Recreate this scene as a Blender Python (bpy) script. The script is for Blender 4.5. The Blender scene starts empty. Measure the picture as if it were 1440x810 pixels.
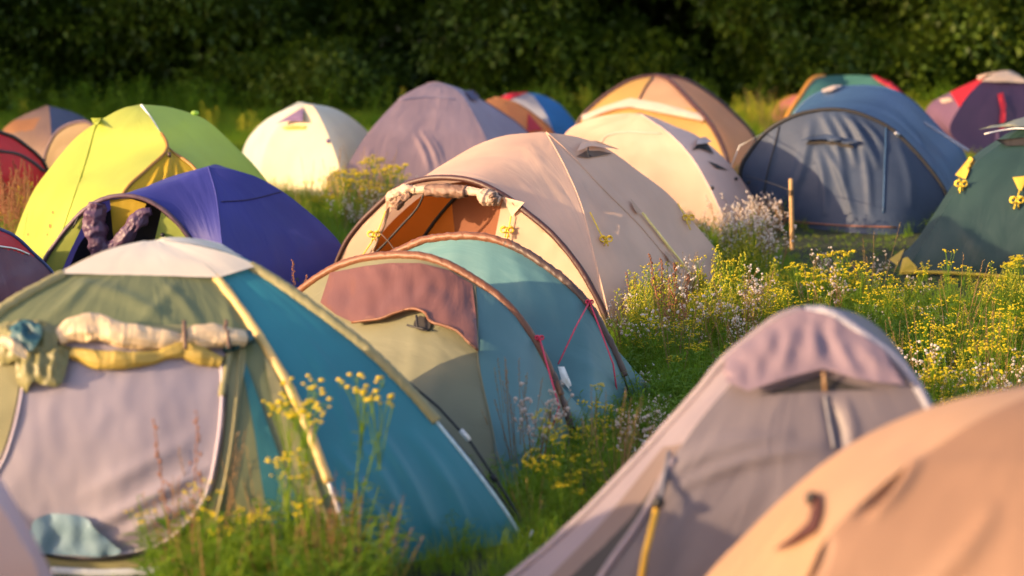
import bpy, math, random
import numpy as np
from mathutils import Vector, noise
from mathutils.bvhtree import BVHTree
from mathutils.geometry import delaunay_2d_cdt

random.seed(7)
rng = np.random.default_rng(7)
SC = bpy.context.scene
COL = SC.collection
V = Vector

# ------------------------------------------------------------------ camera
CAM = V((0, 0, 2.5))
FPX = 2800.0
PITCH = math.atan(475 / FPX)
FW = V((0, math.cos(PITCH), -math.sin(PITCH)))
UPV = V((0, math.sin(PITCH), math.cos(PITCH)))


def ray(px, py):
    return (FW * FPX + V((1, 0, 0)) * (px - 720) + UPV * (405 - py)).normalized()


def G(px, py, z=0.0):
    d = ray(px, py)
    return CAM + d * ((z - CAM.z) / d.z)


def atY(px, py, y):
    d = ray(px, py)
    return CAM + d * ((y - CAM.y) / d.y)


def on_plane(px, py, p, n):
    d = ray(px, py)
    return CAM + d * ((p - CAM).dot(n) / d.dot(n))


cd = bpy.data.cameras.new('camera')
cam = bpy.data.objects.new('camera', cd)
COL.objects.link(cam)
cam.location = CAM
cam.rotation_euler = (math.pi / 2 - PITCH, 0, 0)
cd.sensor_width = 36
cd.lens = 70
cd.clip_end = 1000
cd.dof.use_dof = True
cd.dof.focus_distance = 12.0
cd.dof.aperture_fstop = 1.3
SC.camera = cam

# ------------------------------------------------------------------ light
SUN_EL = math.radians(13)
SUN_AZ = math.atan2(-0.94, -0.34)
w = bpy.data.worlds.new('World')
SC.world = w
w.use_nodes = True
nt = w.node_tree
bgn = nt.nodes['Background']
sky = nt.nodes.new('ShaderNodeTexSky')
sky.sky_type = 'NISHITA'
sky.sun_disc = False
sky.sun_elevation = SUN_EL
sky.sun_rotation = SUN_AZ
sky.air_density = 1.2
sky.dust_density = 2.0
tint = nt.nodes.new('ShaderNodeMix'); tint.data_type = 'RGBA'; tint.blend_type = 'MULTIPLY'
tint.inputs[0].default_value = 1.0
tint.inputs[7].default_value = (1.15, 0.97, 1.02, 1)          # rosy evening air
nt.links.new(sky.outputs[0], tint.inputs[6])
nt.links.new(tint.outputs[2], bgn.inputs[0])
bgn.inputs[1].default_value = 0.15
sd = bpy.data.lights.new('sun', 'SUN')
sd.energy = 3.3
sd.angle = math.radians(0.6)
sd.color = (1.0, 0.68, 0.38)
sun = bpy.data.objects.new('sun', sd)
COL.objects.link(sun)
sdir = V((math.sin(SUN_AZ) * math.cos(SUN_EL), math.cos(SUN_AZ) * math.cos(SUN_EL), math.sin(SUN_EL)))
sun.rotation_euler = sdir.to_track_quat('Z', 'Y').to_euler()
vs = SC.view_settings
vs.view_transform = 'Standard'
vs.look = 'None'
vs.gamma = 1
vs.exposure = 1.6

# ------------------------------------------------------------------ materials
MATS = {}


def new_mat(name):
    m = bpy.data.materials.new(name)
    m.use_nodes = True
    return m, m.node_tree, m.node_tree.nodes['Principled BSDF']


def fabric(name, col, rough=0.5, trans=0.22, crease=0.5, tcol=None, sheen=0.0, fine=0.38):
    if name in MATS:
        return MATS[name]
    m, t, p = new_mat(name)
    N, L = t.nodes.new, t.links.new
    out = t.nodes['Material Output']
    uv = N('ShaderNodeTexCoord')
    # sun-faded blotches
    n1 = N('ShaderNodeTexNoise'); n1.inputs['Scale'].default_value = 2.2; n1.inputs['Detail'].default_value = 5
    L(uv.outputs['Object'], n1.inputs['Vector'])
    ramp = N('ShaderNodeValToRGB')
    c = col
    ramp.color_ramp.elements[0].position = 0.3
    ramp.color_ramp.elements[1].position = 0.72
    ramp.color_ramp.elements[0].color = (c[0] * .82, c[1] * .82, c[2] * .84, 1)
    ramp.color_ramp.elements[1].color = (min(c[0] * 1.12, .9), min(c[1] * 1.12, .9), min(c[2] * 1.1, .9), 1)
    L(n1.outputs['Fac'], ramp.inputs['Fac'])
    L(ramp.outputs['Color'], p.inputs['Base Color'])
    p.inputs['Roughness'].default_value = rough
    p.inputs['Specular IOR Level'].default_value = 0.5
    # creases stretched down the cloth plus ripstop grain
    mp = N('ShaderNodeMapping'); mp.inputs['Scale'].default_value = (1.0, 2.6, 1)
    L(uv.outputs['UV'], mp.inputs['Vector'])
    n2 = N('ShaderNodeTexNoise'); n2.inputs['Scale'].default_value = 1.5; n2.inputs['Detail'].default_value = 4
    n2.inputs['Distortion'].default_value = 1.2
    L(mp.outputs[0], n2.inputs['Vector'])
    b1 = N('ShaderNodeBump'); b1.inputs['Strength'].default_value = crease * .6; b1.inputs['Distance'].default_value = 0.025
    L(n2.outputs['Fac'], b1.inputs['Height'])
    n3 = N('ShaderNodeTexNoise'); n3.noise_type = 'RIDGED_MULTIFRACTAL'
    n3.inputs['Scale'].default_value = 3.6; n3.inputs['Detail'].default_value = 4; n3.inputs['Distortion'].default_value = .8
    L(uv.outputs['UV'], n3.inputs['Vector'])
    b2 = N('ShaderNodeBump'); b2.inputs['Strength'].default_value = fine; b2.inputs['Distance'].default_value = 0.008
    L(n3.outputs['Fac'], b2.inputs['Height'])
    L(b1.outputs['Normal'], b2.inputs['Normal'])
    L(b2.outputs['Normal'], p.inputs['Normal'])
    tr = N('ShaderNodeBsdfTranslucent')
    tc = tcol or col
    tr.inputs['Color'].default_value = (tc[0], tc[1], tc[2], 1)
    mix = N('ShaderNodeMixShader'); mix.inputs[0].default_value = min(.6, trans * 1.6)
    L(p.outputs[0], mix.inputs[1]); L(tr.outputs[0], mix.inputs[2])
    L(mix.outputs[0], out.inputs['Surface'])
    MATS[name] = m
    return m


def plain(name, col, rough=0.6, metal=0.0, var=0.15, scale=30):
    if name in MATS:
        return MATS[name]
    m, t, p = new_mat(name)
    N, L = t.nodes.new, t.links.new
    uv = N('ShaderNodeTexCoord')
    n1 = N('ShaderNodeTexNoise'); n1.inputs['Scale'].default_value = scale; n1.inputs['Detail'].default_value = 4
    L(uv.outputs['Object'], n1.inputs['Vector'])
    ramp = N('ShaderNodeValToRGB')
    ramp.color_ramp.elements[0].position = 0.3
    ramp.color_ramp.elements[1].position = 0.7
    ramp.color_ramp.elements[0].color = tuple(x * (1 - var) for x in col) + (1,)
    ramp.color_ramp.elements[1].color = tuple(min(x * (1 + var), .92) for x in col) + (1,)
    L(n1.outputs['Fac'], ramp.inputs['Fac'])
    L(ramp.outputs['Color'], p.inputs['Base Color'])
    p.inputs['Roughness'].default_value = rough
    p.inputs['Metallic'].default_value = metal
    MATS[name] = m
    return m


def leafy(name, cols, trans=0.35, rough=0.55, world_var=None):
    """plant material; hue varies per plant (Object Info random) and over the meadow."""
    if name in MATS:
        return MATS[name]
    m, t, p = new_mat(name)
    N, L = t.nodes.new, t.links.new
    out = t.nodes['Material Output']
    oi = N('ShaderNodeObjectInfo')
    geo = N('ShaderNodeNewGeometry')
    n1 = N('ShaderNodeTexNoise'); n1.inputs['Scale'].default_value = world_var or 0.9; n1.inputs['Detail'].default_value = 3
    L(geo.outputs['Position'], n1.inputs['Vector'])
    ad = N('ShaderNodeMath'); ad.operation = 'MULTIPLY_ADD'
    ad.inputs[1].default_value = 0.55
    L(oi.outputs['Random'], ad.inputs[0]); 
    ms = N('ShaderNodeMapRange'); ms.inputs['From Min'].default_value = .3; ms.inputs['From Max'].default_value = .7
    ms.inputs['To Max'].default_value = 0.45
    L(n1.outputs['Fac'], ms.inputs['Value'])
    L(ms.outputs[0], ad.inputs[2])
    ramp = N('ShaderNodeValToRGB')
    e = ramp.color_ramp.elements
    while len(e) < len(cols):
        e.new(0.5)
    for i, c in enumerate(cols):
        e[i].position = i / max(1, len(cols) - 1)
        e[i].color = tuple(c) + (1,)
    L(ad.outputs[0], ramp.inputs['Fac'])
    L(ramp.outputs['Color'], p.inputs['Base Color'])
    p.inputs['Roughness'].default_value = rough
    p.inputs['Specular IOR Level'].default_value = 0.3
    tr = N('ShaderNodeBsdfTranslucent')
    L(ramp.outputs['Color'], tr.inputs['Color'])
    mix = N('ShaderNodeMixShader'); mix.inputs[0].default_value = trans
    L(p.outputs[0], mix.inputs[1]); L(tr.outputs[0], mix.inputs[2])
    L(mix.outputs[0], out.inputs['Surface'])
    MATS[name] = m
    return m


# ------------------------------------------------------------------ mesh helpers
def link_mesh(name, verts, faces, mats, parent=None, loc=None, uv=None, fmat=None, smooth=True):
    me = bpy.data.meshes.new(name)
    me.from_pydata([tuple(v) for v in verts], [], [tuple(f) for f in faces])
    for m in (mats if isinstance(mats, (list, tuple)) else [mats]):
        me.materials.append(m)
    if fmat is not None:
        me.polygons.foreach_set('material_index', fmat)
    if smooth:
        me.polygons.foreach_set('use_smooth', [True] * len(me.polygons))
    if uv is not None:
        ul = me.uv_layers.new(name='UVMap')
        vi = np.empty(len(me.loops), dtype=np.int32)
        me.loops.foreach_get('vertex_index', vi)
        ul.data.foreach_set('uv', np.asarray(uv, dtype=np.float32)[vi].ravel())
    me.update()
    o = bpy.data.objects.new(name, me)
    COL.objects.link(o)
    if parent is not None:
        o.parent = parent
    if loc is not None:
        o.location = loc
    return o


def tag(o, label=None, cat=None, group=None, kind=None):
    for k, v in (('label', label), ('category', cat), ('group', group), ('kind', kind)):
        if v:
            o[k] = v
    return o


def resample(pts, n):
    pts = np.array([tuple(p) for p in pts], float)
    if len(pts) > 2:                                     # Catmull-Rom
        P = np.vstack([2 * pts[0] - pts[1], pts, 2 * pts[-1] - pts[-2]])
        out = []
        for i in range(len(pts) - 1):
            p0, p1, p2, p3 = P[i:i + 4]
            t = np.linspace(0, 1, 14, endpoint=False)[:, None]
            out.append(.5 * ((2 * p1) + (p2 - p0) * t + (2 * p0 - 5 * p1 + 4 * p2 - p3) * t ** 2 + (3 * p1 - p0 - 3 * p2 + p3) * t ** 3))
        pts = np.vstack(out + [pts[-1:]])
    s = np.r_[0, np.cumsum(np.linalg.norm(np.diff(pts, axis=0), axis=1))]
    q = np.linspace(0, s[-1], n)
    return np.stack([np.interp(q, s, pts[:, k]) for k in range(3)], 1)


def smooth_poly(poly, per=5):
    """closed pixel polygon rounded off by Catmull-Rom"""
    n = len(poly)
    out = []
    for i in range(n):
        p0, p1, p2, p3 = (np.array(poly[(i + k - 1) % n], float) for k in range(4))
        for k in range(per):
            t = k / per
            out.append(.5 * ((2 * p1) + (p2 - p0) * t + (2 * p0 - 5 * p1 + 4 * p2 - p3) * t ** 2 + (3 * p1 - p0 - 3 * p2 + p3) * t ** 3))
    return [tuple(p) for p in out]


class MB:
    """collects shapes for one mesh"""

    def __init__(self):
        self.v, self.f, self.m = [], [], []
        self.cl = {}

    def add(self, v, f, mi=0):
        b = len(self.v)
        self.v += [tuple(x) for x in v]
        self.f += [tuple(i + b for i in q) for q in f]
        self.m += [mi] * len(f)

    def tube(self, pts, r, k=6, mi=0, cap=True, wob=0.0, flat=1.0, seed=0, wf=.5, ruche=False):
        pts = [V(p) for p in pts]
        n = len(pts)
        rr = r if isinstance(r, (list, tuple, np.ndarray)) else [r] * n
        vs_, fs = [], []
        ref = None
        for i, p in enumerate(pts):
            t = (pts[min(i + 1, n - 1)] - pts[max(i - 1, 0)]).normalized()
            if ref is None:
                ref = t.orthogonal().normalized()
            ref = (ref - t * ref.dot(t))
            ref = ref.normalized() if ref.length > 1e-6 else t.orthogonal().normalized()
            bi = t.cross(ref)
            for j in range(k):
                a = 2 * math.pi * j / k
                rad = rr[i]
                if wob:
                    rad *= 1 + wob * (noise.noise(V((i * wf, math.cos(a) * .8 + seed * 3.1, math.sin(a) * .8))) * .9 + .8 * (abs(noise.noise(V((i * wf * .4 + a * 0, math.cos(a) * 2.2, math.sin(a) * 2.2 + seed)))) - .25) + .55 * (abs(noise.noise(V((i * wf * 1.3 + 2 * math.cos(a), math.cos(a) * 3.5, math.sin(a) * 3.5 + seed)))) - .25))
                if ruche:                                # gathers running slantwise round the pole
                    rad *= 1 + float(ruche) * (abs(noise.noise(V((i * .42 + 1.3 * math.cos(a), math.sin(a) * .5, seed + 7)))) * 2 - .5)
                vs_.append(p + ref * (math.cos(a) * rad) + bi * (math.sin(a) * rad * flat))
        for i in range(n - 1):
            for j in range(k):
                j2 = (j + 1) % k
                fs.append((i * k + j, i * k + j2, (i + 1) * k + j2, (i + 1) * k + j))
        if cap:
            fs.append(tuple(range(k - 1, -1, -1)))
            fs.append(tuple((n - 1) * k + j for j in range(k)))
        self.add(vs_, fs, mi)

    def ball(self, c, r, mi=0, sq=1.0, seg=6, rings=4):
        c = V(c)
        vs_ = [c + V((0, 0, r * sq))]
        for i in range(1, rings):
            ph = math.pi * i / rings
            for j in range(seg):
                a = 2 * math.pi * j / seg
                vs_.append(c + V((r * math.sin(ph) * math.cos(a), r * math.sin(ph) * math.sin(a), r * sq * math.cos(ph))))
        vs_.append(c - V((0, 0, r * sq)))
        fs = [(0, 1 + j, 1 + (j + 1) % seg) for j in range(seg)]
        for i in range(rings - 2):
            for j in range(seg):
                a, b = 1 + i * seg + j, 1 + i * seg + (j + 1) % seg
                fs.append((a, a + seg, b + seg, b))
        l = len(vs_) - 1
        b0 = 1 + (rings - 2) * seg
        fs += [(l, b0 + (j + 1) % seg, b0 + j) for j in range(seg)]
        self.add(vs_, fs, mi)

    def build(self, name, mats, parent=None, off=None, loc=None, smooth=True):
        vv = self.v if off is None else [(a[0] - off[0], a[1] - off[1], a[2] - off[2]) for a in self.v]
        # length/around UVs are not needed here; Object coordinates drive these
        return link_mesh(name, vv, self.f, mats, parent, loc, uv=[(a[2] * 3, a[0] * 3 + a[1]) for a in self.v], fmat=self.m, smooth=smooth)


NA = 46      # points along an arc
FEET = []    # tent footprints, to keep grass out


class Tent:
    def __init__(self, label, feet, name='tent', group='tents pitched in the meadow', foot=True):
        c = sum((V(f) for f in feet), V()) / len(feet)
        c.z = 0
        self.c = c
        self.root = bpy.data.objects.new(name, None)
        COL.objects.link(self.root)
        self.root.location = c
        self.root.empty_display_size = .3
        tag(self.root, label, 'tent', group)
        self.v, self.f = [], []
        self.sets = {}
        if foot:
            FEET.append([(f[0], f[1]) for f in feet])
        self.seed = len(FEET) * 7.3

    def bvh(self, which=None):
        if which:
            v, f = self.sets[which]
        else:
            v, f = self.v, self.f
        return BVHTree.FromPolygons(v, f)

    # --- curves
    def arc(self, apex, foot, way=(), n=2.0, depth_pow=1.0):
        apex, foot = V(apex), V(foot)
        if not way:
            pts = []
            for i in range(16):
                ph = i / 15 * math.pi / 2
                h = math.sin(ph) ** (2 / n)
                z = math.cos(ph) ** (2 / n)
                p = apex.lerp(foot, h)
                p.z = foot.z + (apex.z - foot.z) * z
                pts.append(p)
            return resample(pts, NA)
        pa, pf = proj(apex), proj(foot)
        chain = [pa] + list(way) + [pf]
        s = [0]
        for a, b in zip(chain, chain[1:]):
            s.append(s[-1] + math.hypot(a[0] - b[0], a[1] - b[1]))
        pts = [apex]
        for (px, py), q in zip(way, s[1:-1]):
            h = math.sin(q / s[-1] * math.pi / 2) ** depth_pow
            pts.append(atY(px, py, apex.y + (foot.y - apex.y) * h))
        pts.append(foot)
        return resample(pts, NA)

    def hoop(self, Lf, Rf, way, lean=0.0):
        Lf, Rf = V(Lf), V(Rf)
        d = (Rf - Lf).normalized()
        nrm = d.cross(V((0, 0, 1))).normalized()     # towards the camera side
        up = (V((0, 0, 1)) + nrm * lean).normalized()
        pn = d.cross(up).normalized()
        return resample([Lf] + [on_plane(x, y, Lf, pn) for x, y in way] + [Rf], NA)

    # --- surfaces
    def loft(self, c1, c2, mat, name='side_panel', sag=0.02, wr=0.008, nv=30, set_=None, seed=0, build=True, label=None, u0=0.0, u1=1.0, lift=0.0, bands=None, freq=5.0, folds=0.0, creases=(), nu=None, pxband=None):
        n = NA
        i0, i1 = u0 * (n - 1), u1 * (n - 1)
        idx = np.linspace(i0, i1, nu or max(6, int(round((u1 - u0) * n))))
        def pick(c):
            return np.stack([np.interp(idx, np.arange(n), c[:, k]) for k in range(3)], 1)
        a, b = pick(np.asarray(c1)), pick(np.asarray(c2))
        n = len(idx)
        vv = np.linspace(0, 1, nv)
        P = a[None] * (1 - vv[:, None, None]) + b[None] * vv[:, None, None]
        gu = np.gradient(P, axis=1)
        gv = np.gradient(P, axis=0)
        nr = np.cross(gu, gv)
        ln = np.linalg.norm(nr, axis=2, keepdims=True)
        nr = nr / np.maximum(ln, 1e-9)
        ref = P - np.array([self.c.x, self.c.y, 0.35])
        flip = (nr * ref).sum() < 0
        if flip:
            nr = -nr
        su, sv = np.linspace(0, 1, n), vv
        width = np.linalg.norm(a - b, axis=1)
        pin = np.sin(np.pi * sv) ** .7
        amp = np.minimum(width / 1.2, 1.2)
        D = np.zeros((nv, n))
        sd_ = self.seed + seed * 11.7
        for i in range(nv):
            for j in range(n):
                t1 = noise.noise(V((sv[i] * freq, su[j] * 1.6, sd_)))
                t2 = noise.noise(V((sv[i] * freq * 2.3 + su[j] * 5, su[j] * 3.5, sd_ + 9)))
                t3 = abs(noise.noise(V((sv[i] * 4 + su[j] * 6, sv[i] * 3 - su[j] * 5, sd_ + 21))))
                D[i, j] = wr * (t1 * 1.3 + t2 * .7 - t3 * .9) * (.45 + .75 * su[j] ** 1.5)
                if folds:
                    D[i, j] += folds * abs(noise.noise(V((sv[i] * 16 + .6 * noise.noise(V((su[j] * 4, sd_, 0))), su[j] * .9, sd_ + 40)))) * (0.4 + su[j])
        D = D * pin[:, None] * amp[None] - sag * np.sin(np.pi * sv)[:, None] * amp[None] * np.sin(np.pi * np.clip(su * .85 + .08, 0, 1))[None]
        if creases:                                      # single folds in the cloth, drawn where the photo has them
            flat = P.reshape(-1, 3)
            dx = flat - np.array(CAM)
            z = dx @ np.array(FW)
            X = 720 + FPX * dx[:, 0] / z; Y = 405 - FPX * (dx @ np.array(UPV)) / z
            E = np.zeros(len(X))
            for x0, y0, x1, y1, wd, am in creases:
                L2_ = (x1 - x0) ** 2 + (y1 - y0) ** 2
                tt_ = ((X - x0) * (x1 - x0) + (Y - y0) * (y1 - y0)) / L2_
                ds = ((X - x0) * (y1 - y0) - (Y - y0) * (x1 - x0)) / math.sqrt(L2_)
                bow = math.sqrt(L2_) * .05 * np.sin(np.pi * np.clip(tt_, 0, 1))
                fall = np.sin(np.pi * np.clip(tt_ * .9 + .05, 0, 1)) ** .7 * (tt_ > -.05) * (tt_ < 1.05)
                E += am * np.exp(-((ds - bow) / wd) ** 2) * fall
            D = D + E.reshape(D.shape)
        P = P + nr * (D + lift)[..., None]
        verts = P.reshape(-1, 3)
        faces = []
        for i in range(nv - 1):
            for j in range(n - 1):
                q = (i * n + j, i * n + j + 1, (i + 1) * n + j + 1, (i + 1) * n + j)
                faces.append(q[::-1] if flip else q)
        uvl = np.r_[0, np.cumsum(np.linalg.norm(np.diff(a, axis=0), axis=1))]
        wmax = max(width.max(), .05)
        uv = [(uvl[j] + sd_, sv[i] * wmax + sd_ * .37) for i in range(nv) for j in range(n)]
        self.reg(verts, faces, set_)
        if not build:
            return None
        mats = mat if isinstance(mat, (list, tuple)) else [mat]
        fm = None
        if pxband:
            fm = [pxband(*proj(V(verts[f[0]]))) for f in faces]
        if bands:
            fm = [bands(sv[k // (n - 1)], su[k % (n - 1)]) for k in range(len(faces))]
        o = link_mesh(name, verts - np.array(self.c)[None], faces, list(mats), self.root, uv=uv, fmat=fm)
        if label:
            o['label'] = label
        return o

    def reg(self, verts, faces, set_):
        b = len(self.v)
        if set_ != 'only':
            self.v += [V(x) for x in verts]
            self.f += [tuple(i + b for i in q) for q in faces]
        if set_:
            vv, ff = self.sets.setdefault(set_, ([], []))
            b = len(vv)
            vv += [V(x) for x in verts]
            ff += [tuple(i + b for i in q) for q in faces]

    def hit(self, px, py, off=0.006, bv=None, which=None):
        bv = bv or self.bvh(which)
        d = ray(px, py)
        h, n, i, dist = bv.ray_cast(CAM, d)
        if h is None:
            best = None
            for k in range(1, 40):                       # walk towards the tent's middle until the cloth is met
                tx, ty = proj(V((self.c.x, self.c.y, .5)))
                x, y = px + (tx - px) * k / 60, py + (ty - py) * k / 60
                h, n, i, dist = bv.ray_cast(CAM, ray(x, y))
                if h is not None:
                    h = CAM + d * dist
                    break
            if h is None:
                h = atY(px, py, self.c.y); n = V((0, -1, 0))
        if n.dot(d) > 0:
            n = -n
        return h + n * off, n

    def patch(self, poly, mat, name, off=0.008, which=None, step=7, smooth=True, offf=None, folds=(), label=None, parent=None, wr=0.004, rim=None, set_=None):
        """a sewn-on piece: pixel outline laid on the cloth, off metres proud of it"""
        pl = smooth_poly(poly) if smooth else list(poly)
        xs = [p[0] for p in pl]; ys = [p[1] for p in pl]
        pts = [V(p) for p in pl]
        nb = len(pts)
        inside = []
        def inpoly(x, y):
            c = False
            j = nb - 1
            for i in range(nb):
                if (pl[i][1] > y) != (pl[j][1] > y) and x < (pl[j][0] - pl[i][0]) * (y - pl[i][1]) / (pl[j][1] - pl[i][1]) + pl[i][0]:
                    c = not c
                j = i
            return c
        y = min(ys)
        row = 0
        while y < max(ys):
            x = min(xs) + (step / 2 if row % 2 else 0)
            while x < max(xs):
                if inpoly(x, y) and min((x - q[0]) ** 2 + (y - q[1]) ** 2 for q in pl) > (step * .5) ** 2:
                    pts.append(V((x, y)))
                x += step
            y += step * .87
            row += 1
        vo, eo, fo, *_ = delaunay_2d_cdt(pts, [(i, (i + 1) % nb) for i in range(nb)], [list(range(nb))], 1, 1e-4)
        bv = self.bvh(which)
        verts, uv = [], []
        sc = None
        for q in vo:
            o_ = off if offf is None else offf(q.x, q.y)
            o_ += wr * noise.noise(V((q.x * .06, q.y * .035, self.seed)))
            for x0, y0, x1, y1, wd, am in folds:
                ll = math.hypot(x1 - x0, y1 - y0)
                tq = ((q.x - x0) * (x1 - x0) + (q.y - y0) * (y1 - y0)) / ll / ll
                if -.05 < tq < 1.05:
                    dq = ((q.x - x0) * (y1 - y0) - (q.y - y0) * (x1 - x0)) / ll
                    o_ += am * math.exp(-(dq / wd) ** 2) * math.sin(math.pi * (tq * .9 + .05))
            p, n = self.hit(q.x, q.y, o_, bv)
            verts.append(p)
            sc = sc or (p - CAM).length / FPX
            uv.append((q.y * sc, q.x * sc))
        faces = [tuple(reversed(f)) for f in fo]
        if set_:
            self.reg(verts, faces, set_)
        o = link_mesh(name, [p - self.c for p in verts], faces, mat, parent or self.root, uv=uv)
        if label:
            o['label'] = label
        return o

    # --- lines
    def sleeve(self, curve, r, mat, name='pole_sleeve', u0=0, u1=1, wob=.12, k=8, out=0.0, label=None, ruche=False):
        c = np.asarray(curve)
        i0, i1 = int(u0 * (len(c) - 1)), int(u1 * (len(c) - 1)) + 1
        m = MB()
        c = resample(c[i0:i1], max(24, int((i1 - i0) * (5 if ruche else 1.6))))
        m.tube(c, r, 14 if ruche else k, wob=wob, seed=self.seed, wf=.45 if ruche else .5, ruche=ruche)
        o = m.build(name, mat, self.root, self.c)
        if label:
            o['label'] = label
        return o

    def line(self, way, r, mat, name='seam', which=None, off=0.006, n=24, flat=1.0, parent=None, wob=0):
        bv = self.bvh(which)
        w_ = resample([(x, y, 0) for x, y in way], n)
        m = MB()
        m.tube([self.hit(x, y, off, bv)[0] for x, y, _ in w_], r, 6, flat=flat, wob=wob)
        return m.build(name, mat, parent or self.root, self.c)

    def rope(self, pts, r, mat, name='guy_line', knots=(), ksize=.035, sag=0.0):
        m = MB()
        pts = [V(p) for p in pts]
        if sag and len(pts) == 2:
            pts = [pts[0].lerp(pts[1], i / 8) - V((0, 0, sag * math.sin(math.pi * i / 8))) for i in range(9)]
        m.tube(pts, r, 5)
        for kx in knots:
            knot(m, V(kx), ksize, r)
        return m.build(name, mat, self.root, self.c)


def knot(m, p, s, r):
    """a coiled hank of cord tied round its middle, two ends hanging"""
    for sgn in (-1, 1):
        for q in range(3):
            ctr = p + V((sgn * s * .55, -s * .12 * q, (q - 1) * s * .1))
            m.tube([ctr + V((math.cos(a) * s * .5, .25 * s * math.sin(a * 2 + q), math.sin(a) * s * (.38 + .06 * q))) for a in np.linspace(0, 2 * math.pi, 11)], r * .9, 5, cap=False)
    m.tube([p + V((math.cos(a) * s * .16, -s * .2, math.sin(a) * s * .3)) for a in np.linspace(0, 2 * math.pi, 9)], r * 1.2, 5, cap=False)
    for sgn in (-1, 1):
        m.tube([p, p + V((sgn * s * .2, -s * .15, -s * .6)), p + V((sgn * s * .35, -s * .1, -s * 1.2))], r, 5)


def proj(p):
    d = V(p) - CAM
    z = d.dot(FW)
    return (720 + FPX * d.x / z, 405 - FPX * d.dot(UPV) / z)


def cloth_roll(t, way, radii, mat, name, which=None, off=.03, wob=.35, parent=None, seed=0, n=84, k=40, flat=.9):
    bv = t.bvh(which)
    w_ = resample([(x, y, 0) for x, y in way], n)
    rr = np.interp(np.linspace(0, 1, n), np.linspace(0, 1, len(radii)), radii)
    m = MB()
    m.tube([t.hit(x, y, off + rr[i] * .5, bv)[0] for i, (x, y, _) in enumerate(w_)], rr, k, wob=wob, flat=flat, seed=seed + t.seed, wf=.085)
    return m.build(name, mat, parent or t.root, t.c)


# ================================================================== TENTS
YEL = plain('yellow_cord', (.75, .52, .04), .6)
RED = plain('red_cord', (.55, .03, .08), .6)
BLK = plain('black_webbing', (.012, .012, .014), .6)
DARK = fabric('opening_shade', (.02, .018, .018), .8, 0)  # near-black sheet painting in the shade inside vents and gaps
WHT = plain('white_tape', (.75, .74, .72), .5)
STEEL = plain('pole_metal', (.45, .46, .5), .35, .8)

# ---------------------------------------------------------------- front left teal and khaki dome
teal = fabric('teal_polyester', (.035, .24, .30), .45, .18, .55)
khaki = fabric('khaki_polyester', (.33, .31, .15), .5, .2, .5)
sage = fabric('sage_green_polyester', (.19, .22, .11), .45, .22, .7)
cream_cap = fabric('cream_cap_cloth', (.72, .66, .55), .5, .15, .3)
lilac_in = fabric('lilac_inner_door', (.36, .325, .39), .65, .2, .06, fine=.05)
ft = [G(-205, 812), G(500, 806), G(737, 760), G(500, 650), G(-200, 790)]
t = Tent('large teal and khaki dome tent with rolled-up door and cream top cap', ft)
ap = atY(215, 342, 8.75)
a0 = t.arc(ap, ft[0], [(150, 358), (85, 389), (0, 438), (-90, 520), (-160, 630)])
a1 = t.arc(ap, ft[1], [(262, 362), (305, 392), (370, 482), (420, 572), (456, 662), (482, 738)])
a2 = t.arc(ap, ft[2], [(290, 354), (362, 380), (480, 462), (560, 533), (640, 625), (700, 703)])
a3 = t.arc(ap, ft[3]); a4 = t.arc(ap, ft[4], [(152, 361), (92, 393), (10, 440), (-78, 524), (-150, 634)])
t.loft(a0, a1, sage, 'front_panel', -.05, .009, 60, set_='front', nu=60, creases=[(105, 400, 250, 470, 7, .014), (125, 398, 60, 460, 8, .014), (250, 400, 190, 470, 7, .012), (315, 420, 330, 500, 6, .012), (225, 400, 290, 475, 6, .01)])
t.loft(a1, a2, teal, 'side_panel', -.02, .008, 80, seed=1, label='teal side panel', nu=80, creases=[(470, 640, 548, 765, 7, .02), (490, 610, 575, 760, 8, .018), (520, 600, 610, 752, 9, .016), (575, 610, 660, 745, 9, .012), (478, 690, 520, 772, 6, .02), (430, 480, 500, 640, 10, .008)])
t.loft(a2, a3, teal, 'rear_panel', .02, .01, 24, seed=2)
t.loft(a3, a4, teal, 'rear_panel', .02, .01, 24, seed=3)
t.loft(a4, a0, teal, 'side_panel', .02, .01, 24, seed=4)
# cap lying over the crossing
for i, (p, q) in enumerate(((a0, a1), (a1, a2), (a2, a3), (a3, a4), (a4, a0))):
    t.loft(p, q, cream_cap, 'top_cap', -.012, .004, 22, u0=0, u1=[.235, .235, .2, .2, .235][i], lift=.022, seed=5 + i, set_='cap')
bright = fabric('pale_yellow_sleeve', (.74, .55, .22), .5, .2, .3)
t.sleeve(a1, .021, bright, u0=.24, u1=.80, wob=.2)
t.sleeve(a2, .026, khaki, u0=.24, u1=.72, wob=.12, ruche=.1)
t.sleeve(a0, .026, khaki, u0=.24, u1=.95, wob=.12, ruche=.1)
t.sleeve(a2, .008, plain('pale_blue_pole', (.4, .55, .62), .4), 'pole', u0=.68, u1=1, wob=0)
t.sleeve(a1, .008, WHT, 'pole', u0=.78, u1=1, wob=0)
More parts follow.
